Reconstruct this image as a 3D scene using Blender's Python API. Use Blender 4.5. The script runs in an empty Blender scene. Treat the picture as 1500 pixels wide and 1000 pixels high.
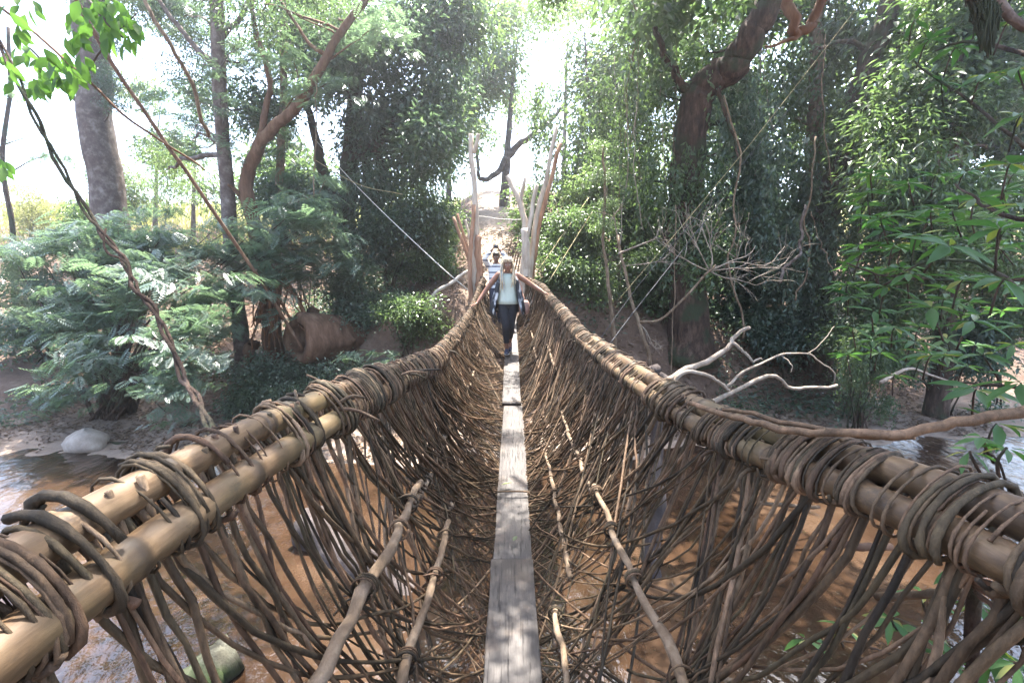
import bpy, math, random
import numpy as np
from mathutils import Vector, Matrix, Quaternion, Euler
random.seed(7); rng = np.random.default_rng(11)
R = math.radians
scene = bpy.context.scene
col = scene.collection

# ------------------------------------------------------------------ camera
CZ = 3.2; PITCH = R(8.5); F = 667.0           # water is z = 0, the bridge runs along +Y
cam_d = bpy.data.cameras.new('camera'); cam_d.sensor_width = 36; cam_d.lens = 36 * F / 1500
cam_d.clip_start = 0.02; cam_d.clip_end = 3000
cam = bpy.data.objects.new('camera', cam_d); col.objects.link(cam)
cam.location = (0, 0, CZ); cam.rotation_euler = (R(90) - PITCH, 0, 0)
scene.camera = cam

# ------------------------------------------------------------------ light
SUN_AZ, SUN_EL = R(13), R(71)
w = bpy.data.worlds.new('World'); scene.world = w; w.use_nodes = True
nt = w.node_tree; sky = nt.nodes.new('ShaderNodeTexSky'); sky.sky_type = 'NISHITA'; sky.sun_disc = False
sky.sun_elevation = SUN_EL; sky.sun_rotation = SUN_AZ; sky.air_density = 1.0; sky.dust_density = 2.5; sky.ozone_density = 1.0
nt.links.new(sky.outputs[0], nt.nodes['Background'].inputs[0]); nt.nodes['Background'].inputs[1].default_value = 0.15
sd = bpy.data.lights.new('sun', 'SUN'); sd.energy = 4.8; sd.angle = R(0.5); sd.color = (1.0, 0.95, 0.87)
sun = bpy.data.objects.new('sun', sd); col.objects.link(sun)
SV = Vector((math.sin(SUN_AZ) * math.cos(SUN_EL), math.cos(SUN_AZ) * math.cos(SUN_EL), math.sin(SUN_EL)))
sun.rotation_euler = SV.to_track_quat('Z', 'Y').to_euler(); sun.location = (0, 20, 30)
vs = scene.view_settings; vs.view_transform = 'Standard'; vs.look = 'None'; vs.gamma = 1; vs.use_curve_mapping = False
vs.exposure = 2.95
scene.cycles.max_bounces = 8; scene.cycles.diffuse_bounces = 3; scene.cycles.glossy_bounces = 3
scene.cycles.transmission_bounces = 4; scene.cycles.transparent_max_bounces = 8; scene.cycles.caustics_reflective = False
scene.cycles.caustics_refractive = False; scene.cycles.use_denoising = True

# ------------------------------------------------------------------ helpers
ct, st = math.cos(PITCH), math.sin(PITCH)
def P(px, py, Y):
    "point at horizontal distance Y seen in direction (px,py) of the 1500x1000 frame"
    a = (px - 750) / F; b = -(py - 500) / F
    y = b * st + ct; z = b * ct - st
    s = Y / y
    return Vector((a * s, Y, CZ + z * s))
def sstep(a, b, x):
    t = np.clip((x - a) / (b - a), 0, 1); return t * t * (3 - 2 * t)
def vnoise(x, y, seed=0):
    x = np.asarray(x, float); y = np.asarray(y, float)
    xi = np.floor(x).astype(int); yi = np.floor(y).astype(int); xf = x - xi; yf = y - yi
    def h(i, j):
        n = (i * 374761393 + j * 668265263 + seed * 1442695) & 0x7fffffff
        n = ((n ^ (n >> 13)) * 1274126177) & 0x7fffffff
        return (n ^ (n >> 16)) % 10007 / 10007.0
    u = xf * xf * (3 - 2 * xf); v = yf * yf * (3 - 2 * yf)
    return (h(xi, yi) * (1 - u) + h(xi + 1, yi) * u) * (1 - v) + (h(xi, yi + 1) * (1 - u) + h(xi + 1, yi + 1) * u) * v
def terrain(x, y):
    x = np.asarray(x, float); y = np.asarray(y, float)
    yw = 7.7 + 0.055 * (np.clip(x, -14, 12) + 6) + (vnoise(x * .6, y * 0, 3) - .5) * .7 - .9 * np.exp(-(x / 3.2) ** 2)
    d = y - yw
    far = np.where(d < 0, np.maximum(-.7, d * .4), np.where(d < 2.2, d * .13, .286 + (d - 2.2) * .34))
    far = np.where(y > 31, np.minimum(far, .286 + (31 - 8 - 2.2) * .34 + (y - 31) * .05), far)
    far = far - np.where(y > 60, (y - 60) * .05, 0)
    sg = np.where(x < 0, 3.3, 5.2)
    rid = 2.05 * np.exp(-.5 * (x / sg) ** 2) * sstep(9.0, 10.7, y - .12 * np.abs(x)) * (1 - sstep(24, 34, y))
    n = (vnoise(x * .9, y * .9, 1) - .5) * .22 + (vnoise(x * 2.7, y * 2.7, 2) - .5) * .09 + (vnoise(x * 7, y * 7, 5) - .5) * .035
    near = np.where(y < .6, (.6 - y) * .9, -1.0); near = np.minimum(near, 1.35)
    return np.maximum(np.maximum(far + rid, near) + n * sstep(-1.0, .8, np.maximum(d, -y)), -.8)
def th(x, y): return float(terrain(x, y))

def mesh_np(name, V, tris=None, quads=None, smooth=True, attr=None):
    V = np.asarray(V, np.float32).reshape(-1, 3)
    me = bpy.data.meshes.new(name)
    nt_ = 0 if tris is None else len(tris); nq = 0 if quads is None else len(quads)
    me.vertices.add(len(V)); me.vertices.foreach_set('co', V.ravel())
    L = []
    if nt_: L.append(np.asarray(tris, np.int32).ravel())
    if nq: L.append(np.asarray(quads, np.int32).ravel())
    L = np.concatenate(L); me.loops.add(len(L)); me.loops.foreach_set('vertex_index', L)
    me.polygons.add(nt_ + nq)
    starts = np.concatenate([np.arange(nt_) * 3, nt_ * 3 + np.arange(nq) * 4]).astype(np.int32)
    me.polygons.foreach_set('loop_start', starts)
    if smooth: me.polygons.foreach_set('use_smooth', np.ones(nt_ + nq, bool))
    if attr is not None:
        a = me.attributes.new('rnd', 'FLOAT', 'POINT'); a.data.foreach_set('value', np.asarray(attr, np.float32))
    me.update(calc_edges=True)
    return me

class MB:
    def __init__(s): s.V = []; s.T = []; s.Q = []; s.A = []; s.n = 0
    def add(s, V, T=None, Q=None, a=None):
        V = np.asarray(V, float).reshape(-1, 3)
        if T is not None and len(T): s.T.append(np.asarray(T) + s.n)
        if Q is not None and len(Q): s.Q.append(np.asarray(Q) + s.n)
        s.V.append(V); s.A.append(np.full(len(V), random.random() if a is None else a)); s.n += len(V)
    def tube(s, pts, rad, sides=6, a=None, cap=True, lump=0):
        pts = np.asarray([tuple(p) for p in pts], float); n = len(pts)
        rad = np.broadcast_to(np.asarray(rad, float), (n,)) if np.ndim(rad) < 2 else rad
        t = np.gradient(pts, axis=0); t /= np.linalg.norm(t, axis=1, keepdims=True) + 1e-9
        up = np.array([0, 0, 1.0]) if abs(t[0, 2]) < .9 else np.array([1.0, 0, 0])
        u = np.cross(up, t[0]); u /= np.linalg.norm(u); U = [u]
        for i in range(1, n):
            u = U[-1] - t[i] * np.dot(U[-1], t[i]); u /= np.linalg.norm(u) + 1e-9; U.append(u)
        U = np.array(U); W = np.cross(t, U)
        an = np.arange(sides) * 2 * math.pi / sides
        rr = np.repeat(rad[:, None], sides, 1)
        if lump: rr = rr * (1 + lump * (rng.random((n, sides)) - .5))
        V = pts[:, None] + rr[..., None] * (np.cos(an)[None, :, None] * U[:, None] + np.sin(an)[None, :, None] * W[:, None])
        V = V.reshape(-1, 3)
        i = np.arange(n - 1)[:, None] * sides; j = np.arange(sides)[None]; k = (j + 1) % sides
        Q = np.stack([i + j, i + k, i + sides + k, i + sides + j], -1).reshape(-1, 4)
        T = []
        if cap:
            V = np.vstack([V, pts[0], pts[-1]]); c0 = n * sides; e = (n - 1) * sides
            for q in range(sides):
                T.append((c0, (q + 1) % sides, q)); T.append((c0 + 1, e + q, e + (q + 1) % sides))
        s.add(V, T, Q, a)
    def box(s, c, h, rot=None, a=None):
        V = np.array([[x, y, z] for x in (-1, 1) for y in (-1, 1) for z in (-1, 1)], float) * np.asarray(h)
        if rot is not None: V = V @ np.array(rot.to_3x3()).T
        s.add(V + np.asarray(tuple(c)), None, [(0, 1, 3, 2), (4, 6, 7, 5), (0, 4, 5, 1), (2, 3, 7, 6), (0, 2, 6, 4), (1, 5, 7, 3)], a)
    def rings(s, ring_list, closed=True, cap=True, a=None):
        n = len(ring_list); m = len(ring_list[0]); V = np.asarray(ring_list, float).reshape(-1, 3); Q = []; T = []
        for i in range(n - 1):
            for j in range(m if closed else m - 1):
                k = (j + 1) % m; Q.append((i * m + j, i * m + k, (i + 1) * m + k, (i + 1) * m + j))
        if cap and closed:
            V = np.vstack([V, V[:m].mean(0), V[(n - 1) * m:n * m].mean(0)]); c = n * m
            for j in range(m):
                k = (j + 1) % m; T.append((c, k, j)); T.append((c + 1, (n - 1) * m + j, (n - 1) * m + k))
        s.add(V, T, Q, a)
    def mesh(s, name, smooth=True):
        return mesh_np(name, np.vstack(s.V), np.vstack(s.T) if s.T else None, np.vstack(s.Q) if s.Q else None, smooth, np.concatenate(s.A))
    def build(s, name, m, parent=None, smooth=True): return link(name, s.mesh(name, smooth), m, parent)

def link(name, me, m, parent=None):
    o = bpy.data.objects.new(name, me); col.objects.link(o)
    if m is not None and me is not None and not me.materials: me.materials.append(m)
    if parent is not None:
        o.parent = parent; o.matrix_parent_inverse = parent.matrix_basis.inverted()
    return o
def tag(o, label, cat, group=None, kind=None):
    o['label'] = label; o['category'] = cat
    if group: o['group'] = group
    if kind: o['kind'] = kind
    return o
def thing(name, label, cat, loc=(0, 0, 0), group=None):
    o = bpy.data.objects.new(name, None); col.objects.link(o); o.location = loc; o.empty_display_size = .2
    return tag(o, label, cat, group)
def spline(pts, n):
    "Catmull-Rom through points, n samples"
    p = np.asarray([tuple(q) for q in pts], float)
    if len(p) == 2: return p[0] + (p[1] - p[0]) * np.linspace(0, 1, n)[:, None]
    p = np.vstack([2 * p[0] - p[1], p, 2 * p[-1] - p[-2]])
    m = len(p) - 3; u = np.linspace(0, m - 1e-6, n); i = u.astype(int); f = (u - i)[:, None]
    a, b, c, d = p[i], p[i + 1], p[i + 2], p[i + 3]
    return .5 * (2 * b + (c - a) * f + (2 * a - 5 * b + 4 * c - d) * f ** 2 + (3 * b - a - 3 * c + d) * f ** 3)
def lerp(a, b, t): return a + (b - a) * t
def jit(pts, amp):
    pts = np.array(pts, float); n = len(pts)
    k = rng.normal(0, 1, (n, 3)); k = (k + np.roll(k, 1, 0) + np.roll(k, -1, 0)) / 1.7
    k[0] = 0; k[-1] = 0
    return pts + k * amp

# ------------------------------------------------------------------ materials
def mat(name):
    m = bpy.data.materials.new(name); m.use_nodes = True; n = m.node_tree
    return m, n, n.nodes['Principled BSDF'], n.nodes['Material Output']
def ramp(n, stops):
    r = n.nodes.new('ShaderNodeValToRGB'); e = r.color_ramp.elements
    while len(e) < len(stops): e.new(.5)
    for el, (p, c) in zip(e, stops): el.position = p; el.color = (*c, 1)
    return r
def noise(n, scale, detail=4, vec=None, rough=.55):
    t = n.nodes.new('ShaderNodeTexNoise'); t.inputs['Scale'].default_value = scale; t.inputs['Detail'].default_value = detail
    t.inputs['Roughness'].default_value = rough
    if vec is not None: n.links.new(vec, t.inputs['Vector'])
    return t
def bump(n, h, strength, dist, b):
    x = n.nodes.new('ShaderNodeBump'); x.inputs['Strength'].default_value = strength; x.inputs['Distance'].default_value = dist
    n.links.new(h, x.inputs['Height']); n.links.new(x.outputs[0], b.inputs['Normal']); return x
def mathn(n, op, a, b=None):
    x = n.nodes.new('ShaderNodeMath'); x.operation = op
    for i, v in enumerate((a, b)):
        if v is None: continue
        if isinstance(v, (int, float)): x.inputs[i].default_value = v
        else: n.links.new(v, x.inputs[i])
    return x.outputs[0]
def mixc(n, f, a, b, mode='MIX'):
    x = n.nodes.new('ShaderNodeMix'); x.data_type = 'RGBA'; x.blend_type = mode
    for i, v in zip((0, 6, 7), (f, a, b)):
        if isinstance(v, (int, float)): x.inputs[i].default_value = v
        elif isinstance(v, tuple): x.inputs[i].default_value = (*v, 1)
        else: n.links.new(v, x.inputs[i])
    return x.outputs[2]
def objrand(n): return n.nodes.new('ShaderNodeObjectInfo').outputs['Random']
def coords(n, kind='Object', scale=None):
    c = n.nodes.new('ShaderNodeTexCoord').outputs[kind]
    if scale:
        m = n.nodes.new('ShaderNodeMapping'); m.inputs['Scale'].default_value = scale; n.links.new(c, m.inputs[0]); c = m.outputs[0]
    return c

def leaf_mat(name, dark, mid, light, trans=.38, rough=.30, spec=.6):
    m, n, b, o = mat(name)
    at = n.nodes.new('ShaderNodeAttribute'); at.attribute_name = 'rnd'
    f = mathn(n, 'ADD', mathn(n, 'MULTIPLY', at.outputs['Fac'], .72), mathn(n, 'MULTIPLY', objrand(n), .28))
    r = ramp(n, [(.05, dark), (.55, mid), (.95, light)]); n.links.new(f, r.inputs[0])
    n.links.new(r.outputs[0], b.inputs['Base Color']); b.inputs['Roughness'].default_value = rough
    b.inputs['Specular IOR Level'].default_value = spec
    tr = n.nodes.new('ShaderNodeBsdfTranslucent')
    tc = mixc(n, 1.0, r.outputs[0], (1.3, 1.5, .9), 'MULTIPLY'); n.links.new(tc, tr.inputs[0])
    mx = n.nodes.new('ShaderNodeMixShader'); mx.inputs[0].default_value = trans
    n.links.new(b.outputs[0], mx.inputs[1]); n.links.new(tr.outputs[0], mx.inputs[2]); n.links.new(mx.outputs[0], o.inputs[0])
    return m
M = {}
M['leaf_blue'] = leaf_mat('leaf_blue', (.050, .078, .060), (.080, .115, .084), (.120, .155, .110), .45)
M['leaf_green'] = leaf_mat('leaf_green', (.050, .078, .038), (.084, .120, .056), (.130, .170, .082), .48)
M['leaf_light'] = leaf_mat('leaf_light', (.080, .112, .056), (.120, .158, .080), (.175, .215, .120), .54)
M['leaf_frond'] = leaf_mat('leaf_frond', (.095, .138, .108), (.132, .180, .140), (.178, .225, .185), .44, .26, .8)
M['leaf_big'] = leaf_mat('leaf_big', (.035, .085, .028), (.052, .115, .034), (.090, .155, .042), .42, .5, .3)
M['leaf_bright'] = leaf_mat('leaf_bright', (.055, .115, .030), (.080, .150, .036), (.11, .19, .05), .55, .5, .3)
M['leaf_young'] = leaf_mat('leaf_young', (.12, .16, .035), (.18, .19, .04), (.24, .17, .05), .45, .4)
M['leaf_dry'] = leaf_mat('leaf_dry', (.055, .032, .020), (.130, .078, .048), (.300, .215, .150), .12, .6, .3)
M['leaf_straw'] = leaf_mat('leaf_straw', (.16, .17, .06), (.24, .23, .09), (.34, .31, .14), .4, .6, .3)

def bark(name, stops, scale=6, stretch=(1, 1, .18), bs=.6, bd=.03, rough=.9, moss=None):
    m, n, b, o = mat(name); c = coords(n, 'Object', stretch)
    t = noise(n, scale, 8, c, .68); r = ramp(n, stops); n.links.new(t.outputs[0], r.inputs[0]); cl = r.outputs[0]
    t2 = noise(n, scale * .35, 4, coords(n)); cl = mixc(n, .45, cl, mixc(n, t2.outputs[0], (.55, .5, .5), (1.35, 1.35, 1.3)), 'MULTIPLY')
    if moss:
        t3 = noise(n, 2.2, 5, coords(n)); q = ramp(n, [(.48, (0, 0, 0)), (.6, (1, 1, 1))]); n.links.new(t3.outputs[0], q.inputs[0])
        cl = mixc(n, q.outputs[0], cl, moss)
    n.links.new(cl, b.inputs['Base Color']); b.inputs['Roughness'].default_value = rough
    b.inputs['Specular IOR Level'].default_value = .25
    bump(n, t.outputs[0], bs, bd, b); return m
M['bark_grey'] = bark('bark_grey', [(.3, (.045, .032, .027)), (.5, (.10, .076, .066)), (.7, (.22, .195, .18))], scale=7, stretch=(.8, .8, .75), bs=.8)
M['bark_dark'] = bark('bark_dark', [(.32, (.018, .011, .008)), (.5, (.055, .034, .024)), (.7, (.13, .09, .066))], scale=11, stretch=(1, 1, .3), bs=1.0, bd=.06, moss=(.035, .042, .022))
M['bark_red'] = bark('bark_red', [(.3, (.050, .026, .016)), (.5, (.115, .064, .040)), (.75, (.22, .145, .10))])
M['bark_pale'] = bark('bark_pale', [(.3, (.055, .038, .024)), (.48, (.135, .095, .062)), (.72, (.26, .20, .145))], scale=16, stretch=(1, .5, .5), bd=.02)
M['dead_wood'] = bark('dead_wood', [(.3, (.14, .105, .08)), (.55, (.27, .225, .18)), (.75, (.42, .37, .32))], scale=12, bd=.006)
M['post_red'] = bark('post_red', [(.3, (.13, .07, .045)), (.5, (.27, .155, .10)), (.75, (.40, .27, .19))], scale=9, bd=.015)
M['post_pale'] = bark('post_pale', [(.3, (.24, .19, .15)), (.5, (.42, .36, .30)), (.75, (.56, .51, .45))], scale=9, bd=.012)
M['log_moss'] = bark('log_moss', [(.3, (.025, .022, .015)), (.55, (.06, .058, .042)), (.75, (.14, .14, .11))], scale=10, bs=.9, moss=(.024, .036, .012))
M['log_grey'] = bark('log_grey', [(.3, (.03, .024, .022)), (.55, (.065, .052, .048)), (.75, (.13, .112, .108))], scale=9, bs=.9)
M['rope_black'] = bark('rope_black', [(.3, (.02, .02, .022)), (.7, (.04, .04, .045))], scale=40, bd=.001)
M['rope_white'] = bark('rope_white', [(.3, (.42, .40, .36)), (.7, (.62, .60, .55))], scale=40, bd=.001)
M['rope_tan'] = bark('rope_tan', [(.3, (.26, .21, .11)), (.7, (.42, .36, .2))], scale=40, bd=.001)

def vine_mat():
    m, n, b, o = mat('vine_bark'); at = n.nodes.new('ShaderNodeAttribute'); at.attribute_name = 'rnd'
    f = mathn(n, 'FRACT', mathn(n, 'ADD', at.outputs['Fac'], objrand(n)))
    r = ramp(n, [(0, (.018, .013, .008)), (.2, (.050, .037, .021)), (.4, (.070, .041, .025)), (.55, (.112, .078, .049)), (.7, (.048, .038, .021)), (.85, (.125, .078, .050)), (1, (.19, .138, .092))])
    n.links.new(f, r.inputs[0]); t = noise(n, 70, 7, coords(n, 'Object', (1, .6, .3)), .72); t2 = noise(n, 7, 4, coords(n))
    v = ramp(n, [(.32, (.35, .31, .27)), (.52, (.95, .9, .85)), (.7, (1.6, 1.5, 1.4))]); n.links.new(t.outputs[0], v.inputs[0])
    v2 = ramp(n, [(.35, (.6, .58, .5)), (.65, (1.35, 1.3, 1.25))]); n.links.new(t2.outputs[0], v2.inputs[0])
    n.links.new(mixc(n, .9, mixc(n, .9, r.outputs[0], v.outputs[0], 'MULTIPLY'), v2.outputs[0], 'MULTIPLY'), b.inputs['Base Color'])
    b.inputs['Roughness'].default_value = .72; b.inputs['Specular IOR Level'].default_value = .3
    bump(n, t.outputs[0], .9, .006, b); return m
M['vine'] = vine_mat()
def bamboo_mat():
    m, n, b, o = mat('bamboo'); t = noise(n, 5, 8, coords(n, 'Object', (2.5, 1, 2.5)), .7); f = noise(n, 60, 6, coords(n, 'Object', (1, .06, 1)), .7)
    r = ramp(n, [(.28, (.040, .022, .012)), (.46, (.092, .055, .028)), (.60, (.140, .090, .049)), (.74, (.20, .138, .08))]); n.links.new(t.outputs[0], r.inputs[0])
    fv = ramp(n, [(.3, (.62, .58, .52)), (.7, (1.25, 1.25, 1.25))]); n.links.new(f.outputs[0], fv.inputs[0]); cl = mixc(n, .9, r.outputs[0], fv.outputs[0], 'MULTIPLY')
    s = noise(n, 13, 8, coords(n, 'Object', (1, .6, 1)), .75); q = ramp(n, [(.53, (0, 0, 0)), (.64, (1, 1, 1))]); n.links.new(s.outputs[0], q.inputs[0])
    cl = mixc(n, mathn(n, 'MULTIPLY', q.outputs[0], .8), cl, (.034, .022, .015))
    g = noise(n, 3.0, 3, coords(n)); q2 = ramp(n, [(.5, (0, 0, 0)), (.68, (1, 1, 1))]); n.links.new(g.outputs[0], q2.inputs[0])
    cl = mixc(n, mathn(n, 'MULTIPLY', q2.outputs[0], .4), cl, (.11, .10, .045))
    at = n.nodes.new('ShaderNodeAttribute'); at.attribute_name = 'rnd'; cl = mixc(n, mathn(n, 'MULTIPLY', at.outputs['Fac'], .85), cl, (.028, .018, .010))
    n.links.new(cl, b.inputs['Base Color']); b.inputs['Roughness'].default_value = .55; b.inputs['Specular IOR Level'].default_value = .35
    bump(n, f.outputs[0], .35, .004, b); return m
M['bamboo'] = bamboo_mat()
def plank_mat():
    m, n, b, o = mat('weathered_plank'); t = noise(n, 8, 9, coords(n, 'Object', (9, .7, 9)), .75)
    r = ramp(n, [(.3, (.020, .018, .018)), (.46, (.042, .038, .037)), (.6, (.064, .058, .055)), (.75, (.105, .094, .086))]); n.links.new(t.outputs[0], r.inputs[0])
    cl = mixc(n, mathn(n, 'MULTIPLY', objrand(n), .4), r.outputs[0], (.085, .070, .060))
    c = noise(n, 5, 6, coords(n, 'Object', (14, .45, 14)), .6); q = ramp(n, [(.36, (1, 1, 1)), (.41, (0, 0, 0))]); n.links.new(c.outputs[0], q.inputs[0])
    cl = mixc(n, mathn(n, 'MULTIPLY', q.outputs[0], .8), cl, (.012, .010, .009))
    e = noise(n, 5, 7, coords(n), .7); q2 = ramp(n, [(.52, (0, 0, 0)), (.64, (1, 1, 1))]); n.links.new(e.outputs[0], q2.inputs[0])
    cl = mixc(n, mathn(n, 'MULTIPLY', q2.outputs[0], .5), cl, (.13, .10, .078))
    n.links.new(cl, b.inputs['Base Color']); b.inputs['Roughness'].default_value = .62
    h = mathn(n, 'SUBTRACT', t.outputs[0], mathn(n, 'MULTIPLY', q.outputs[0], .6)); bump(n, h, .7, .008, b); return m
M['plank'] = plank_mat()
def plain(name, c, rough=.7, var=.25, scale=30):
    m, n, b, o = mat(name); t = noise(n, scale, 4, coords(n)); r = ramp(n, [(.3, tuple(x * (1 - var) for x in c)), (.7, tuple(x * (1 + var) for x in c))])
    n.links.new(t.outputs[0], r.inputs[0]); n.links.new(r.outputs[0], b.inputs['Base Color']); b.inputs['Roughness'].default_value = rough
    return m
def ground_mat():
    m, n, b, o = mat('earth'); c = coords(n)
    t = noise(n, 1.1, 8, c, .65); t2 = noise(n, 9, 6, c, .7)
    r = ramp(n, [(.3, (.060, .038, .027)), (.5, (.115, .075, .054)), (.66, (.205, .145, .108)), (.8, (.30, .23, .18))])
    n.links.new(mathn(n, 'ADD', mathn(n, 'MULTIPLY', t.outputs[0], .6), mathn(n, 'MULTIPLY', t2.outputs[0], .4)), r.inputs[0])
    sx = n.nodes.new('ShaderNodeSeparateXYZ'); n.links.new(c, sx.inputs[0])
    def mr(a, b_, src):
        x = n.nodes.new('ShaderNodeMapRange'); x.interpolation_type = 'SMOOTHSTEP'; x.inputs[1].default_value = a; x.inputs[2].default_value = b_
        n.links.new(src, x.inputs[0]); return x.outputs[0]
    g = ramp(n, [(.3, (.20, .20, .08)), (.6, (.34, .32, .15))]); n.links.new(t2.outputs[0], g.inputs[0])
    cl = mixc(n, mr(24, 29, sx.outputs[1]), r.outputs[0], g.outputs[0])
    sd_ = mathn(n, 'MULTIPLY', mathn(n, 'SUBTRACT', 1.0, mr(.12, .42, mathn(n, 'ADD', sx.outputs[2], mathn(n, 'MULTIPLY', mathn(n, 'SUBTRACT', t.outputs[0], .5), .5)))), .75)
    cl = mixc(n, sd_, cl, mixc(n, t2.outputs[0], (.16, .115, .085), (.36, .29, .23)))
    pth = mathn(n, 'MULTIPLY', mathn(n, 'SUBTRACT', 1.0, mr(.45, 1.5, mathn(n, 'ABSOLUTE', mathn(n, 'ADD', sx.outputs[0], mathn(n, 'MULTIPLY', mathn(n, 'SUBTRACT', sx.outputs[1], 10.0), .055))))), mr(9.8, 11.5, sx.outputs[1]))
    p = ramp(n, [(.35, (.20, .15, .11)), (.65, (.38, .31, .25))]); n.links.new(t2.outputs[0], p.inputs[0])
    cl = mixc(n, mathn(n, 'MULTIPLY', pth, .8), cl, p.outputs[0])
    n.links.new(cl, b.inputs['Base Color']); b.inputs['Roughness'].default_value = .95; b.inputs['Specular IOR Level'].default_value = .2
    bump(n, t2.outputs[0], .7, .06, b); return m
M['earth'] = ground_mat()
def water_mat():
    m, n, b, o = mat('muddy_water'); c = coords(n)
    t = noise(n, .9, 5, coords(n, 'Object', (1, .8, 1)), .55)
    r = ramp(n, [(.35, (.015, .008, .0045)), (.52, (.034, .019, .011)), (.7, (.064, .040, .025))]); n.links.new(t.outputs[0], r.inputs[0])
    n.links.new(r.outputs[0], b.inputs['Base Color']); b.inputs['Roughness'].default_value = .045; b.inputs['IOR'].default_value = 1.5
    w1 = noise(n, 1.7, 2, coords(n, 'Object', (1.0, .55, 1))); w2 = noise(n, 11, 3, coords(n, 'Object', (1, .6, 1)))
    h = mathn(n, 'ADD', w1.outputs[0], mathn(n, 'MULTIPLY', w2.outputs[0], .20)); bump(n, h, .6, .12, b); return m
M['water'] = water_mat()

# ------------------------------------------------------------------ setting: ground and river
def axis(lo, hi, c, fine, growth):
    out = [c]; s = fine
    while out[-1] < hi: out.append(out[-1] + s); s *= growth if abs(out[-1] - c) > 9 else 1.0
    s = fine; lo_ = [c]
    while lo_[-1] > lo: lo_.append(lo_[-1] - s); s *= growth if abs(lo_[-1] - c) > 9 else 1.0
    return np.array(sorted(set(lo_ + out)))
gx = axis(-500, 500, 0, .14, 1.09); gy = axis(-300, 900, 11, .13, 1.09)
X, Y_ = np.meshgrid(gx, gy); Z = terrain(X, Y_); nx, ny = len(gx), len(gy)
i, j = np.meshgrid(np.arange(ny - 1), np.arange(nx - 1), indexing='ij'); a = (i * nx + j).ravel()
ground = link('ground', mesh_np('ground', np.stack([X, Y_, Z], -1), None, np.stack([a, a + 1, a + nx + 1, a + nx], -1)), M['earth']); ground['kind'] = 'structure'
wv = [(-90, -4, 0), (90, -4, 0), (90, 12, 0), (-90, 12, 0)]
water = link('river_water', mesh_np('river_water', wv, None, [(0, 1, 2, 3)], False), M['water']); water['kind'] = 'structure'

# ------------------------------------------------------------------ foliage templates (shared mesh data)
def leaves_mesh(name, C, D, N, L, W, A, fold=.25, droop=.12):
    D = D / (np.linalg.norm(D, axis=1, keepdims=True) + 1e-9); S = np.cross(D, N); S /= np.linalg.norm(S, axis=1, keepdims=True) + 1e-9
    Nn = np.cross(S, D); L = L[:, None]; W = W[:, None]
    v0 = C; v1 = C + D * L * .45 + S * W * .5 + Nn * W * fold; v2 = C + D * L - Nn * L * droop; v3 = C + D * L * .45 - S * W * .5 + Nn * W * fold
    V = np.stack([v0, v1, v2, v3], 1).reshape(-1, 3); b = np.arange(len(C))[:, None] * 4
    T = np.concatenate([b + np.array([[0, 1, 2]]), b + np.array([[0, 2, 3]])], 1).reshape(-1, 3)
    return mesh_np(name, V, T, None, False, np.repeat(A, 4))
def unit(n):
    v = rng.normal(0, 1, (n, 3)); return v / np.linalg.norm(v, axis=1, keepdims=True)
def blob(name, clumps, per, L, W, spread=.2, flat=.75, droop_dir=.4, elong=(1, 1, 1)):
    c = unit(clumps) * (rng.random((clumps, 1)) ** .45) * np.array([1, 1, flat]) * np.array(elong)
    c = c[vnoise(c[:, 0] * 2.2 + 50, c[:, 2] * 2.2 + 50 + c[:, 1] * 1.7, 9) > .40]
    k = len(c); cc = np.repeat(c, per, 0); n = len(cc)
    off = rng.normal(0, spread, (n, 3)) * np.array([1, 1, .55]); C = cc + off
    D = off / spread * .6 + unit(n) * .6 + np.array([0, 0, -droop_dir])
    N = unit(n) * .5 + np.array([0, 0, 1.0])
    A = np.clip(np.repeat(rng.random(k), per) * .55 + rng.random(n) * .45, 0, 1)
    return leaves_mesh(name, C, D, N, L * rng.uniform(.6, 1.25, n), W * rng.uniform(.7, 1.2, n), A)
def curtain(name, strands, per, L, W):
    Cs = []
    for s in range(strands):
        x, y = rng.normal(0, .42, 2); h = rng.uniform(1.2, 2.2); top = 1.1 + rng.normal(0, .15); k = rng.random((per, 1))
        Cs.append(np.hstack([x + rng.normal(0, .07, (per, 1)) + k * rng.normal(0, .15), y + rng.normal(0, .07, (per, 1)), top - k * h]))
    C = np.vstack(Cs); n = len(C); D = unit(n) * .7 + np.array([0, 0, -.8]); N = unit(n) + np.array([0, -.6, .5])
    return leaves_mesh(name, C, D, N, L * rng.uniform(.6, 1.25, n), W * rng.uniform(.7, 1.2, n), np.clip(np.repeat(rng.random(strands), per) * .5 + rng.random(n) * .5, 0, 1))
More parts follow.
